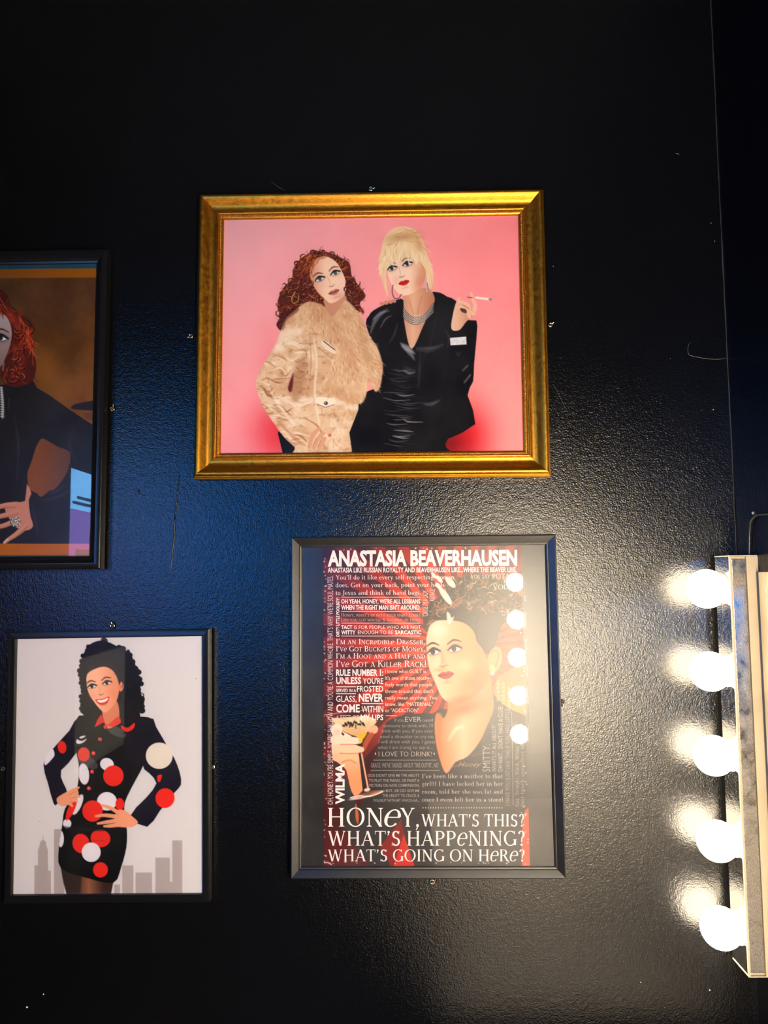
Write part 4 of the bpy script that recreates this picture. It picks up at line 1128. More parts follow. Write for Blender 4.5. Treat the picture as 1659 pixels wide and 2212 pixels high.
def suit_marks():
    pr.poly([(262, 1560), (300, 1552), (326, 1558), (330, 1590), (300, 1660), (275, 1640), (266, 1600)], (19, 16, 30), 5, .7)
    pr.ell(188, 1645, 26, 12, (66, 66, 68), 30); pr.ell(252, 1580, 22, 10, (66, 66, 68), 24)
    pr.ell(176, 1598, 13, 7, WHT, -30); pr.stroke([(165, 1592), (176, 1598), (190, 1590)], 5, SUIT, 1, 1.2)
    for x, y, rx, ry, a, c in [(181, 1629.5, 13, 15.5, 0, (226, 66, 58)), (231, 1651, 15, 13.5, 20, WHT), (245, 1676, 22, 22.5, 0, RED_), (181, 1672, 11.5, 23, -6, WHT), (231, 1731, 21.5, 20, 0, WHT), (259, 1737, 9.5, 13, 0, RED_), (200, 1752, 22, 23, 0, RED_),
                               (175, 1822, 18.5, 21, -10, RED_), (217, 1811, 21.5, 19, 10, RED_), (197, 1841, 20.5, 21, 0, WHT), (217, 1879, 16, 16.5, 0, RED_), (145, 1779, 9, 10, 0, WHT), (131, 1812, 7, 18, 0, WHT), (272, 1862, 4, 22, 14, (200, 40, 34)), (168, 1738, 8, 24, 24, WHT), (154, 1748, 7, 26, 24, RED_)]:
        pr.ell(x, y, rx, ry, c, a)
    pr.stroke([(190, 1818), (197, 1812)], 2, (130, 16, 14), .7, 2); pr.stroke([(200, 1816), (225, 1816)], 1.6, (150, 20, 18), .6, 2)
    for x, y in [(216, 1597), (202, 1627), (199, 1667), (192, 1703)]: pr.ell(x, y, 4.3, 4.3, (222, 60, 56)); pr.ell(x - 1, y - 1, 1.4, 1.4, (246, 150, 146))
    pr.stroke([(224, 1574), (212, 1610), (204, 1660), (196, 1720)], 1.2, (44, 40, 44), .6, 2)
    pr.stroke([(138, 1786), (200, 1794), (272, 1790)], 3, (34, 31, 34), .7, 3)
pr.masked(rt, suit_marks)
pr.ell(134, 1614, 9.3, 13.5, RED_, -6); pr.ell(344, 1632.5, 29, 28.5, (222, 212, 196)); pr.ell(356.5, 1724, 20.5, 21.5, RED_, 20)
pr.poly([(96, 1650), (100, 1634), (113, 1618), (118, 1630), (112, 1640), (100, 1652)], WHT, 1.4); pr.poly([(340, 1676), (350, 1674), (346, 1688), (341, 1688)], RED_, 1.2)
pr.poly([(376, 1637), (388, 1668), (374, 1660)], NAVY, 1.2, smooth=0); pr.poly([(380, 1706), (340, 1760), (366, 1744)], NAVY, 2, 0)
# hands
SK = (232, 158, 122)
pr.poly([(123, 1724), (145, 1710), (164, 1702), (170, 1716), (160, 1732), (140, 1741), (127, 1738)], SK, 1.4)
for q in ([(150, 1714), (162, 1706), (170, 1701)], [(152, 1722), (164, 1718), (172, 1721)], [(148, 1730), (158, 1728), (166, 1731)], [(142, 1736), (150, 1736), (156, 1741)]): pr.stroke(q, [7, 6.5, 4.5], SK, 1, 1.2); pr.stroke([(a, b + 3.4) for a, b in q[:2]], 1, (168, 96, 70), .7)
pr.poly([(252, 1752), (268, 1750), (284, 1762), (298, 1776), (286, 1786), (262, 1787), (246, 1780)], SK, 1.4)
for q in ([(256, 1756), (240, 1746), (220, 1739)], [(250, 1764), (228, 1761), (207, 1763)], [(250, 1773), (230, 1776), (211, 1779)], [(254, 1782), (238, 1784), (225, 1785)]): pr.stroke(q, [9, 8, 4.6], SK, 1, 1.2); pr.stroke([(a, b + 4) for a, b in q[:2]], 1.1, (176, 104, 78), .7)
# hair behind, face, hair in front
pr.poly(hairL, (15, 12, 14), 1.8)
for k, (x, y) in enumerate(catmull([(258, 1399), (276, 1409), (286, 1430), (297, 1452), (302, 1477), (299, 1496), (308, 1517), (302, 1544), (290, 1562)], 3)): pr.ell(x - 1 + 3 * math.sin(k * 2.3), y, 6 + 2 * math.sin(k * 1.7), 6, (15, 12, 14))
for k, (x, y) in enumerate(catmull([(190, 1397), (175, 1428), (172, 1458), (177, 1484), (175, 1514), (177, 1536)], 3)): pr.ell(x + 1 + 2 * math.sin(k * 2.1), y, 5, 5, (15, 12, 14))
rr = random.Random(5)
for k in range(70):
    i = rr.randrange(len(hairL)); x, y = hairL[i]
    if y < 1436 or (x < 240 and y > 1500): continue
    x += rr.gauss(0, 2.5) + (2 if x < 240 else -2); y += rr.gauss(0, 8); r0 = rr.uniform(3, 6); a0 = rr.uniform(0, 6.3)
    pr.stroke([(x + r0 * math.cos(a0 + t), y + r0 * math.sin(a0 + t)) for t in (0, .9, 1.8, 2.7)], [1.2, 2.6, 1], (17, 13, 15), .9, 1.2)
pr.curls(hairL, 50, (6, 5, 6), [(40, 34, 36), (52, 44, 44)], (4, 8), 45)
pr.strands(hairL, 110, [(34, 28, 30), (6, 5, 6), (46, 38, 38)], (1, 2.2), (9, 20), 1.5, .8, .6, 41)
pr.poly([(222, 1530), (252, 1514), (257, 1556), (236, 1574), (226, 1562)], (214, 128, 92), 2)
faceL = [(188, 1457), (203, 1446), (226, 1440), (246, 1451), (256, 1474), (257, 1495), (249, 1519), (231, 1538), (219, 1535), (203, 1516), (191, 1496), (187, 1476)]
pr.poly(faceL, lambda x, y: lerp((248, 184, 150), (226, 142, 104), (x - 205) / 55), 1.5)
pr.ell(262, 1483, 5, 11, (222, 128, 92), 10)
pr.glow(200, 1502, 9, 8, (240, 150, 120), .5); pr.glow(243, 1497, 9, 9, (228, 130, 98), .5)
pr.face(217, 1486, 92, -13, -.1, (244, 176, 142), (204, 52, 40), (44, 34, 30), (50, 30, 24), 1.0, (190, 120, 90))
pr.strands([(250, 1450), (262, 1470), (268, 1520), (262, 1556), (282, 1560), (296, 1500), (285, 1440)], 60, [(16, 13, 15), (30, 25, 27)], (1.5, 3), (5, 11), 1.5, .9, .9, 42)
pr.strands([(182, 1440), (192, 1448), (190, 1470), (186, 1500), (180, 1520), (177, 1470)], 26, [(18, 15, 16), (36, 30, 30)], (1.2, 2.4), (5, 9), 1.6, .2, .85, 43)
pr.poly([(218, 1543), (204, 1571), (222, 1561), (228, 1564), (243, 1570), (261, 1561), (256, 1548), (244, 1556), (232, 1566), (224, 1556)], (224, 52, 46), 1.3, smooth=2)
pr.poly([(262, 1567), (276, 1572), (291, 1561), (288, 1574), (274, 1581), (264, 1575)], RED_, 1.2)
pr.ell(228, 1570, 4.3, 4.6, (218, 60, 56)); pr.ell(424, 1466, .9, .9, (90, 60, 50)); pr.ell(86, 1774, .8, .8, (120, 100, 96))
pr.finish('print', 'ink_white_print')

# ---- dark portrait with copper hair
ri = .0196
pr = Print(RED, -rw / 2 + ri, rw / 2 - ri, -rh / 2 + ri, rh / 2 - ri, .0074, STEP * 1.15)
BROWN = lambda x, y: lerp((78, 46, 20), (116, 70, 26), fbm(x, y, 70, 17) * 1.9 - .55) + (fbm(x, y, 9, 18) - .5)[..., None] * 8
pr.fill(BROWN)
DRS = (24, 20, 25)
pr.glow(95, 800, 40, 60, (140, 86, 24), .6)
pr.poly([(-200, 860), (-100, 840), (-20, 832), (34, 830), (72, 822), (80, 838), (110, 856), (152, 886), (225, 934), (225, 1190), (-200, 1190)], DRS, 1.5, smooth=0)
pr.poly([(155, 878), (170, 871), (225, 864), (225, 886), (160, 884)], (30, 26, 36), 2); pr.poly([(181, 893), (225, 887), (225, 922), (205, 912), (181, 901)], (84, 52, 32), 1.6, smooth=0)
pr.poly([(88, 948), (101, 951), (127, 966), (152, 977), (148, 1012), (135, 1037), (118, 1057), (105, 1061), (89, 1074), (79, 1065), (64, 1057), (59, 1032), (61, 1015), (69, 995), (76, 971)], lambda x, y: lerp((112, 62, 26), (80, 50, 36), (x - 80) / 70), 1.5, smooth=2)
for k in range(60): pr.stroke([(random.uniform(-20, 205), random.uniform(850, 1170)) for _ in range(1)] * 2, 1.2, (44, 38, 46), .5, 3, 0)
for q in ([(100, 1066), (120, 1062), (140, 1048)], [(92, 1080), (118, 1076), (150, 1060)], [(70, 1090), (78, 1130), (84, 1160)], [(30, 900), (40, 960), (36, 1040)], [(160, 920), (150, 960), (165, 1000)]): pr.stroke(q, [2, 6, 2], (46, 42, 54), .6, 5)
hairR = [(-60, 640), (-30, 622), (0, 624), (16, 638), (22, 658), (40, 674), (57, 691), (66, 710), (70, 733), (75, 766), (78, 796), (71, 821), (56, 831), (34, 836), (10, 828), (-10, 800), (-60, 800)]
pr.poly(hairR, (74, 20, 14), 1.8)
for k in range(16): pr.glow(random.uniform(20, 70), random.uniform(680, 815), random.uniform(4, 8), random.uniform(9, 20), random.choice([(186, 62, 26), (40, 8, 10), (150, 42, 20)]), .7, random.uniform(-40, 10))
pr.curls([(24, 680), (56, 700), (70, 740), (74, 800), (50, 826), (26, 820), (30, 740)], 26, (44, 8, 12), [(196, 72, 32), (170, 54, 24), (214, 96, 48)], (5, 10), 55, 4.5)
pr.strands(hairR, 90, [(120, 34, 18), (176, 58, 26), (196, 74, 32), (52, 12, 12), (150, 44, 22), (40, 8, 12)], (1.4, 3.4), (10, 20), lambda x, y: 1.2 + .5 * math.sin(y * .05 + x * .03), .4, .85, 51)
pr.strands([(24, 664), (50, 690), (66, 720), (70, 760), (60, 740), (46, 700)], 40, [(216, 92, 42), (190, 66, 28)], (1.5, 3), (14, 28), 1.25, .3, .8, 52)
pr.poly([(-50, 690), (-30, 672), (0, 676), (16, 687), (25, 712), (23, 741), (11, 775), (0, 793), (-25, 806), (-50, 780)], lambda x, y: lerp((186, 168, 160), (140, 112, 102), (y - 690) / 100), 1.6)
pr.face(-26, 738, 140, 6, .0, (180, 160, 152), (140, 40, 40), (40, 40, 44), (96, 50, 40), 0, (24, 18, 18))
pr.strands([(-60, 640), (-20, 628), (10, 648), (22, 690), (8, 680), (-20, 668), (-50, 690)], 50, [(196, 76, 24), (160, 50, 20), (110, 30, 16)], (2, 4), (16, 30), .7, .3, .9, 53)
for k in range(13): pr.ell(3 + 3 * math.sin(k * .18), 838 + k * 5.2, 3.1, 3.0, (168, 164, 158)); pr.ell(2, 837 + k * 5.2, 1.1, 1.1, (224, 222, 216))
pr.stroke([(8, 784), (6, 800)], 3.4, (130, 122, 112), .9); pr.stroke([(20, 860), (17, 885)], 1.4, (90, 84, 84), .6); pr.stroke([(12, 898), (4, 906)], 2, (110, 100, 96), .6)
SKR = (168, 112, 96)
pr.poly([(58, 1046), (68, 1066), (62, 1080), (66, 1116), (72, 1136), (58, 1146), (36, 1140), (20, 1120), (10, 1096), (34, 1084), (54, 1082)], SKR, 1.5, smooth=2)
for q, w in [([(34, 1090), (10, 1092), (-14, 1098)], [13, 11, 8]), ([(40, 1104), (14, 1112), (-12, 1118)], [13, 11, 8]), ([(38, 1122), (12, 1134), (-14, 1140)], [12, 10, 8]), ([(60, 1132), (38, 1152), (20, 1164), (10, 1172)], [15, 11, 8, 6])]:
    pr.stroke(q, w, SKR, 1, 1.3); pr.stroke([(a, b + 5.5) for a, b in q], 1.6, (104, 60, 52), .6, 1.5); pr.stroke([(a, b - 2) for a, b in q], 2, (194, 142, 124), .5, 2)
pr.stroke([(16, 1165), (8, 1173)], [4, 2.4], (176, 164, 156), 1, 1)
pr.ell(33, 1127, 11.5, 10.5, (70, 66, 64))
for k in range(30):
    a = k * 2.4; r0 = 1.9 * math.sqrt(k); pr.ell(33 + r0 * math.cos(a), 1127 + r0 * math.sin(a), 1.3, 1.3, [(196, 194, 190), (120, 116, 114), (232, 230, 228)][k % 3])
for y0, y1, c in [(570, 581.5, (28, 72, 84)), (580.5, 600, (150, 84, 8)), (1174.5, 1200, (146, 80, 6)), (1199, 1210, (30, 70, 82))]:
    pr.poly([(-300, y0 + 3.5), (260, y0 - 1.2), (260, y1 - 1.2), (-300, y1 + 3.5)] if y0 < 700 else [(-300, y0), (260, y0), (260, y1), (-300, y1)], c, 1.2, smooth=0)
pr.finish('print', 'ink_portrait')
# ---- lettered poster with a martini glass
_lt = Lettering(POST, .0048)
_e = _lt.to_sheet(np.array([(699, 1525), (1135.5, 1525)]))
px0, px1 = _e[0][0], _e[1][0]
pr = Print(POST, px0, px1, -ph / 2 + .0150, ph / 2 - .0150, .0046, STEP)


def rays(x, y):
    dx, dy = x - 1003, y - 1395
    r = np.hypot(dx, dy); a = np.degrees(np.arctan2(dy, dx))
    k = np.clip((np.sin(np.radians(a * 38 + 40)) * r / 26) * .5 + .5, 0, 1)
    t = np.clip((r - 110) / 215, 0, 1) ** 1.1
    on = lerp((246, 58, 20), (92, 20, 20), t); off = lerp((112, 34, 22), (54, 15, 18), t)
    c = lerp(off, on, k)
    v = np.clip((y - 1640) / 120, 0, 1)
    c = lerp(c, np.array((66, 14, 16)) + 0 * c, v)
    return c + (fbm(x, y, 24, 61) - .5)[..., None] * 16


pr.fill(rays)
pr.poly([(960, 1186), (1150, 1170), (1150, 1330), (1060, 1300), (1000, 1240)], (112, 62, 40), 60, .7, 0)  # veil of reflected light at the upper right, painted into the ink
DRESS = (44, 40, 39)
pr.poly([(950, 1530), (935, 1541), (905, 1541), (870, 1545), (848, 1552), (834, 1560), (824, 1592), (812, 1640), (798, 1690), (782, 1735), (760, 1790), (742, 1880), (1160, 1880), (1160, 1552), (1120, 1536), (1090, 1522), (1070, 1500), (1040, 1540)], DRESS, 1.6, smooth=0)
pr.poly([(735, 1690), (748, 1680), (770, 1735), (785, 1760), (760, 1800), (742, 1790), (738, 1740)], DRESS, 3, smooth=0)
pr.poly([(768, 1735), (775, 1760), (773, 1780), (768, 1766)], (196, 96, 40), 2, .9)
pr.poly([(866, 1770), (888, 1868), (845, 1872), (820, 1830)], (122, 22, 18), 2, 1, 0); pr.poly([(872, 1802), (896, 1872), (850, 1872)], (186, 40, 26), 2, 1, 0); pr.poly([(700, 1790), (745, 1800), (800, 1868), (700, 1880)], (86, 16, 16), 3, .8, 0)
pr.poly([(1134, 1752), (1128, 1800), (1126, 1860), (1134, 1874), (1152, 1874), (1152, 1752)], (214, 62, 36), 2, 1, 2)
# panel of faded orange at the right, hair, ear, face, neck
pr.poly([(1066, 1482), (1077, 1461), (1097, 1449), (1148, 1420), (1148, 1552), (1122, 1540), (1100, 1531), (1082, 1516), (1065, 1497)], lambda x, y: lerp((222, 96, 46), (206, 118, 56), (y - 1460) / 80), 1.4, smooth=0)
pr.poly([(1085, 1250), (1128, 1262), (1150, 1280), (1150, 1345), (1120, 1350)], (214, 104, 48), 3, .8)
hairP = [(922, 1366), (914, 1345), (918, 1322), (930, 1300), (952, 1288), (972, 1264), (1000, 1246), (1036, 1240), (1072, 1250), (1104, 1268), (1128, 1294), (1134, 1322), (1112, 1342), (1086, 1350), (1074, 1385), (1060, 1408), (1046, 1412), (1032, 1388), (1014, 1354), (990, 1343), (945, 1342)]
pr.poly(hairP, (48, 38, 32), 2.2)
pr.strands([(935, 1300), (975, 1265), (1036, 1242), (1104, 1268), (1130, 1300), (1110, 1335), (1060, 1320), (1000, 1310), (950, 1320)], 230, [(206, 124, 64), (236, 172, 112), (28, 22, 20), (160, 90, 46), (50, 38, 30), (24, 19, 18)], (1.4, 3.6), (9, 26), None, .9, .85, 71)
pr.curls([(975, 1262), (1036, 1244), (1100, 1268), (1128, 1300), (1108, 1335), (1060, 1318), (1000, 1306), (955, 1312)], 60, (24, 18, 16), [(214, 134, 72), (240, 186, 128), (176, 100, 52), (120, 70, 42)], (5, 11), 75, 3.4)
pr.strands([(918, 1330), (935, 1310), (985, 1300), (990, 1310), (940, 1325), (922, 1352)], 44, [(206, 130, 74), (176, 104, 56), (90, 60, 44)], (1.4, 2.8), (10, 22), -.5, .5, .8, 72)
pr.strands([(1000, 1345), (1060, 1325), (1072, 1380), (1050, 1405), (1030, 1380)], 40, [(66, 56, 50), (34, 28, 26)], (1.6, 3), (16, 32), 1.0, .2, .6, 73)
for x, y, a, b, g in [(937, 1243, 8, 4, 52), (949, 1251, 10, 4.5, 50), (973, 1258, 15, 6.5, 48), (947, 1266, 9, 4.4, 52), (962, 1287, 23, 6.5, 55)]:
    pr.ell(x, y, a, b, (226, 210, 190), g)
SKP = lambda x, y: lerp((236, 188, 154), (212, 112, 54), (x - 945) / 90)
pr.poly([(966, 1500), (968, 1530), (958, 1552), (944, 1540), (939, 1560), (941, 1600), (950, 1640), (964, 1671), (984, 1646), (1010, 1634), (1036, 1602), (1052, 1568), (1066, 1532), (1064, 1500), (1060, 1460), (1040, 1440), (990, 1480)], lambda x, y: lerp((228, 170, 132), (200, 106, 54), np.abs(x - 1000) / 70), 1.8, smooth=3)
pr.poly([(944, 1542), (957, 1552), (950, 1600), (956, 1650), (943, 1600)], (200, 112, 58), 4, .7); pr.glow(1010, 1528, 44, 16, (176, 80, 30), .75, -18); pr.stroke([(968, 1600), (985, 1575), (1000, 1570)], [2, 8, 2], (252, 216, 190), .5, 7)
pr.ell(1068, 1426, 15.5, 29, (214, 124, 68), 14); pr.stroke([(1062, 1410), (1072, 1404), (1077, 1418), (1070, 1440)], 3.5, (168, 80, 36), .8, 3); pr.ell(1061, 1447, 9, 11, (232, 160, 110), soft=4)
faceP = [(931, 1349), (948, 1340), (990, 1342), (1013, 1353), (1025, 1368), (1030, 1386), (1042, 1402), (1054, 1430), (1058, 1462), (1040, 1490), (1012, 1512), (985, 1520), (968, 1517), (953, 1504), (944, 1484), (935, 1464), (926, 1440), (922, 1412), (921, 1382), (925, 1362)]
pr.poly(faceP, SKP, 1.8)
pr.glow(1035, 1470, 22, 34, (190, 90, 38), .65, 30); pr.glow(1000, 1438, 18, 16, (240, 172, 122), .6); pr.glow(945, 1360, 20, 12, (246, 212, 188), .6); pr.glow(1000, 1512, 34, 9, (182, 84, 34), .65, -14); pr.glow(958, 1425, 6, 22, (216, 132, 80), .5, -10); pr.glow(950, 1447, 12, 5, (206, 116, 66), .5)
pr.face(967, 1415, 142, -8, -.55, (226, 170, 130), (168, 40, 22), (40, 32, 28), (60, 32, 22), 0, (112, 64, 40))
pr.poly([(965, 1322), (972, 1326), (975, 1334), (981, 1332), (977, 1341), (970, 1349), (966, 1340)], (230, 214, 196), 2, .85)
pr.ell(1065, 1455, 1.8, 4, (244, 236, 220), 20)
pr.stroke([(1020, 1632), (1050, 1626)], 1.4, (150, 96, 80), .6)
# hand with the martini glass
SKH = lambda x, y: lerp((248, 214, 196), (234, 146, 98), (y - 1585) / 90)
pr.poly([(720, 1588), (716, 1612), (720, 1638), (736, 1652), (748, 1664), (755, 1695), (765, 1719), (783, 1708), (784, 1680), (778, 1650), (774, 1625), (770, 1600), (740, 1580)], SKH, 1.5, smooth=2)
pr.poly([(716, 1551), (740, 1551), (792, 1546), (814, 1558), (803, 1570), (790, 1586), (782, 1598), (772, 1592), (742, 1580), (724, 1564)], lambda x, y: lerp((226, 196, 156), (206, 160, 104), (y - 1555) / 40), 1.4, smooth=2)
for k in range(6): pr.stroke([(738 + 4 * k, 1566 + 4.4 * k), (762 + 2 * k, 1568 + 3.6 * k), (800 - 3 * k, 1561 + 4.6 * k)], 1, (150, 110, 72), .6, 1)
for k in range(46): pr.ell(random.uniform(740, 788), 1565 + random.gauss(0, 3.2), random.uniform(1, 3), random.uniform(1, 2.4), (20, 18, 18), random.uniform(0, 90), alpha=.9)
pr.stroke([(735, 1580), (742, 1587)], 4, (24, 18, 16), 1)
pr.poly([(776, 1586), (792, 1582), (788, 1592), (783, 1597), (775, 1593)], (222, 168, 28), 1.6)
pr.ell(727, 1577, 12.5, 13.5, (248, 208, 190)); pr.ell(728, 1582, 7, 8, (246, 188, 160), soft=5)
pr.ell(806, 1576, 11, 9.5, (240, 166, 134), -24); pr.poly([(796, 1584), (808, 1585), (796, 1606), (788, 1622), (783, 1612)], (168, 84, 46), 3, .9)
for q, c in [([(722, 1598), (748, 1599), (776, 1600)], (246, 204, 182)), ([(735, 1619), (758, 1618), (780, 1619)], (244, 188, 156)), ([(726, 1636), (750, 1637), (772, 1638)], (242, 178, 138))]:
    pr.stroke(q, [17, 17, 13], c, 1, 1.4)
pr.stroke([(735, 1608), (760, 1608), (772, 1609)], 1.8, (196, 96, 50), .9, 1.6); pr.stroke([(734, 1627), (758, 1628), (776, 1627)], 1.8, (200, 100, 54), .9, 1.6); pr.stroke([(740, 1646), (756, 1642), (768, 1648)], 3.4, (206, 112, 54), .7, 3)
pr.poly([(775, 1594), (783, 1596), (782, 1603), (776, 1605)], (232, 176, 40), 1.2); pr.poly([(764, 1608), (784, 1606), (783, 1614), (772, 1610)], (34, 26, 24), 1.2, .9, 0)
pr.poly([(775, 1628), (779, 1628), (793, 1716), (784, 1712)], (30, 22, 22), 1.4, 1, 0); pr.stroke([(781, 1628), (788, 1666), (795, 1702)], 3.4, (232, 166, 128), 1, 1.2)
pr.ell(792, 1718, 39, 4.6, (206, 178, 164), -14); pr.ell(796, 1714, 24, 4, (112, 74, 54), -14, 2); pr.ell(812, 1713, 12, 3, (176, 112, 60), -14, 2); pr.stroke([(757, 1723), (775, 1719), (800, 1720), (826, 1710)], 2.4, (240, 220, 210), .9); pr.ell(793, 1706, 7, 3.6, (220, 196, 186), -14)
pr.stroke([(702, 1543), (712, 1544), (730, 1540), (760, 1537), (795, 1534)], 1.4, (226, 186, 172), .8, 1); pr.stroke([(705, 1545), (714, 1556), (724, 1566)], 2, (230, 196, 182), .8); pr.stroke([(800, 1534), (796, 1545), (790, 1552)], 1.6, (236, 214, 204), .7)
# worn, torn edge of the sheet
for k in range(120):
    x = random.choice([700 + abs(random.gauss(0, 3)), 1132 + random.gauss(0, 4)]) if k < 90 else random.uniform(700, 1130); y = random.uniform(1183, 1868) if k < 90 else random.choice([1183 + abs(random.gauss(0, 3)), 1866 - abs(random.gauss(0, 2))])
    pr.ell(x, y, random.uniform(.7, 1.8), random.uniform(.7, 2), (220, 206, 196), random.uniform(0, 90), alpha=.9)
pr.stroke([(699, 1864), (708, 1863), (716, 1868)], 2.4, (214, 186, 176), .9)
sheet = pr.finish('print', 'ink_poster')

LT = _lt
W_ = (240, 228, 222); D_ = (150, 138, 130); N_ = (186, 172, 162)
LT.line('ANASTASIA BEAVERHAUSEN', 708, 1117, 1191, 1222, W_, bold=.042, drop=-1.5)
LT.line('ANASTASIA LIKE RUSSIAN ROYALTY AND BEAVERHAUSEN LIKE...WHERE THE BEAVER LIVE.', 708, 1116, 1226.5, 1236.5, W_, bold=.022, drop=-1)
LT.line("You'll do it like every self-respecting woman", 725, 981, 1242.5, 1252, W_, 'serif', drop=-1)
LT.line('does. Get on your back, point your heels', 725, 960, 1259, 1268.5, W_, 'serif', drop=-1)
LT.line('to Jesus and think of hand bags.', 725, 909, 1275.5, 1285, W_, 'serif', drop=-.5)
for x0, x1, y in [(737, 908, 1290), (737, 908, 1321), (737, 908, 1346), (737, 908, 1374)]: LT.rule(x0, x1, y)
LT.line("OH YEAH, HONEY, WE'RE ALL LESBIANS", 737, 908, 1294.5, 1303.5, W_, bold=.026)
LT.line("WHEN THE RIGHT MAN ISN'T AROUND.", 737, 908, 1307.5, 1317, W_, bold=.026)
LT.line("Honey, what's up with your hair? Looks", 737, 908, 1324.5, 1332, N_, 'caps')
LT.line('Like you got mousse & squirrel in there', 737, 908, 1335, 1342, N_, 'caps')
LT.line('TACT', 737, 761, 1351, 1358.5, W_, bold=.03); LT.line('IS FOR PEOPLE WHO ARE NOT', 765, 909, 1351, 1358.5, W_, bold=-.006)
LT.line('WITTY', 737, 768, 1362, 1370, W_, bold=.03); LT.line('ENOUGH TO BE', 773, 849, 1362, 1370, W_, bold=-.006); LT.line('SARCASTIC', 853, 910, 1362, 1370, W_, bold=.026)
LT.line("I'm an Incredible Dresser,", 726, 918, 1380, 1391.5, W_, 'caps')
LT.line("I've Got Buckets of Money,", 726, 918, 1395.5, 1407, W_, 'caps')
LT.line("I'm a Hoot and a Half and", 726, 918, 1411, 1422.5, W_, 'caps')
LT.line("I've Got a Killer Rack!", 726, 920, 1427, 1440.5, W_, 'caps')
LT.line('RULE NUMBER 1:', 726, 828, 1446.5, 1459.5, W_, bold=.03)
LT.line('UNLESS', 726, 780, 1463.5, 1477, W_, bold=.026); LT.line("YOU'RE", 784, 828, 1465, 1477, W_, bold=.014)
LT.rule(726, 769, 1483.5, 2); LT.line('SERVED IN A', 726, 769, 1488, 1495, W_, bold=.012); LT.rule(726, 769, 1498.5, 2); LT.line('FROSTED', 771, 828, 1482, 1494, W_, bold=.014)
LT.line('GLASS,', 726, 770, 1503, 1516, W_, bold=.008); LT.line('NEVER', 775, 828, 1499, 1515.5, W_, bold=.028); LT.rule(781, 828, 1520, 2)
LT.line('COME', 726, 777, 1522, 1538.5, W_, bold=.024); LT.line('WITHIN', 781, 828, 1525, 1538.5, W_, bold=.006)
LT.line('4 FEET OF', 726, 775, 1545, 1554.5, N_, bold=.01); LT.line('MY LIPS', 779, 828, 1544, 1555.5, W_, bold=.02)
for s, x1, y in [('I know what GUILT is.', 922, 1454), ("It's one of those touchy-", 930, 1468.5), ('feely words that people', 934, 1482.5), ("throw around that don't", 936, 1497), ('really mean anything. You', 944, 1511), ('know, like "MATERNAL"', 935, 1525), ('or "ADDICTION"', 905, 1538.5)]:
    LT.line(s, 832, x1, y - 8, y, (232, 204, 190), bold=.0)
LT.rule(833, 857, 1546, 1)
LT.line('If you', 852, 872, 1551.5, 1559, D_, bold=-.006); LT.line('EVER', 875, 910, 1548.5, 1559, N_, bold=-.008); LT.line('need', 913, 935, 1551.5, 1559, D_, bold=-.006)
for s, x0, x1, y in [("someone to drink with, I'll", 828, 935, 1571), ('drink with you. If you ever', 823, 935, 1582.5), ('need a shoulder to cry on,', 821, 938, 1594.5), ('I will drink with you. I guess', 818, 940, 1606), ('what I am trying to say is...', 816, 935, 1618)]:
    LT.line(s, x0, x1, y - 7.5, y, D_, bold=-.008)
LT.line('I LOVE TO DRINK!', 818, 933, 1623.5, 1634, N_, bold=-.01)
for x in (811, 938): LT.line('.', x - 1.3, x + 1.3, 1606, 1630, N_, bold=.02)
LT.rule(806, 943, 1642, 1.1, D_); LT.line("GRACE, WE'VE TALKED ABOUT THIS OUTFIT...NO", 801, 947, 1648, 1658, D_, bold=.0); LT.rule(800, 950, 1664, 1.1, D_)
for s, x0, y in [("GOD DIDN'T GIVE ME THE ABILITY", 794, 1678), ('TO PLAY THE PIANO, OR PAINT A', 797, 1689), ('PICTURE OR HAVE COMPASSION.', 798, 1699.5), ('BUT...HE DID GIVE ME', 834, 1711), ('THE ABILITY TO CRACK A', 826, 1721.5), ('WALNUT WITH MY WHOO-HA...', 806, 1732)]:
    LT.line(s, x0, 906, y - 6, y, D_, bold=.012)
for s, y in [("I've been like a mother to that", 1681), ('girl!!! I have locked her in her', 1697.5), ('room, told her she was fat and', 1714.5), ('once I even left her in a store!', 1731.5)]:
    LT.line(s, 912, 1086, y - 9, y, (188, 172, 160), 'serif')
for k in range(32): LT.line('.', 913 + k * 5.5, 915 + k * 5.5, 1732, 1746, N_, bold=.02)
LT.line('Honey', 990, 1036, 1646, 1656, (176, 140, 124), bold=-.012, slant=.5); LT.rule(976, 1000, 1657, .8, (150, 120, 108), 1652)
LT.line('HON', 708, 828, 1745, 1785.5, W_, 'serif'); LT.line('@', 830, 866, 1744, 1785.5, W_, 'serif'); LT.line('Y,', 864, 905, 1745, 1785.5, W_, 'serif')
LT.line("WHAT'S THIS?", 910, 1132, 1759, 1785, W_, 'serif')
LT.line("WHAT'S HAPP@NING?", 708, 1133, 1795, 1826.5, W_, 'serif')
LT.line("WHAT'S GOING ON H@R@?", 708, 1133, 1835, 1860.5, W_, 'serif')
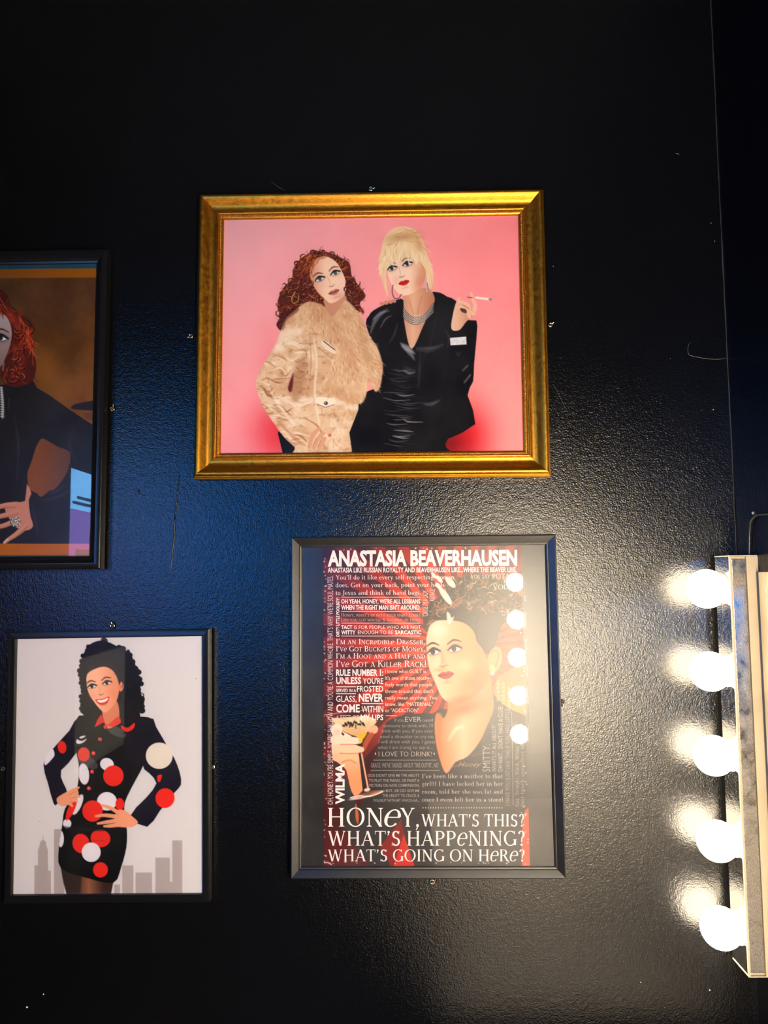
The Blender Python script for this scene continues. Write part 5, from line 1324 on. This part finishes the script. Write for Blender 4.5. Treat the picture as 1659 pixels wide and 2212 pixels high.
LT.line("OH, HONEY. YOU'RE SIMPLE, YOU'RE SHALLOW AND YOU'RE A COMMON WHORE. THAT'S WHY WE'RE SOUL MATES.", 1738, 1244, 707.5, 719.5, (226, 200, 194), bold=-.004, vertical=True)
LT.line('DIRTY LITTLE POOLBOY!', 1375, 1291, 726.5, 733, W_, bold=.03, vertical=True)
LT.line('WILMA', 1737, 1650, 725.5, 743.5, W_, bold=.035, vertical=True)
LT.line("'CAUSE I'M A LADY,", 1332, 1274, 912.5, 924, (226, 186, 170), bold=-.002, vertical=True); LT.line('ASSFACE!', 1299, 1272, 928, 939, (226, 186, 170), bold=-.002, vertical=True)
LT.line('YOU SAY', 1017, 1059, 1241.5, 1250, (216, 196, 176), 'serif'); LT.line('POTATO', 1063, 1121, 1239.5, 1250, (216, 196, 176), 'serif'); LT.line('I SAY', 1088, 1119, 1253, 1260, (216, 196, 176), 'serif'); LT.line('VODKA', 1065, 1120, 1263, 1273, (216, 196, 176), 'serif')
LT.line('SMITTY.', 1667, 1608, 1043, 1059, N_, bold=-.012, vertical=True); LT.line("WHAT'S IT ALL ABOUT?", 1667, 1566, 1063, 1072, N_, bold=-.012, vertical=True)
LT.line("OH WAIT... DON'T HAVE A CLUE!", 1667, 1526, 1076, 1086, N_, bold=-.012, vertical=True); LT.line('I HAVE YOU JUST LIKE THIS IF YOU HAD LITTLE', 1740, 1531, 1092, 1101, D_, bold=-.01, vertical=True)
LT.add(np.array([(1105, 1538), (1106, 1538), (1109, 1740), (1108, 1740)]), [(0, 1, 2, 3)], D_)
LT.line('Gay, Straight, Black, White', 1742, 1612, 1113, 1120.5, D_, 'serif', vertical=True); LT.line('just touch ourselves off', 1742, 1602, 1124, 1131.5, D_, 'serif', vertical=True)
LT.line('OH, HONEY,', 1514, 1468, 1073, 1080, (236, 172, 116), bold=.0, vertical=True); LT.line('YOUR BODY', 1522, 1474, 1084, 1091, (236, 172, 116), bold=.0, vertical=True); LT.line('GO LOW', 1527, 1484, 1096, 1102, (236, 172, 116), bold=.0, vertical=True)
lo = LT.build('lettering', sheet, 'ink_poster')
tag(lo, 'white and grey printed lettering')
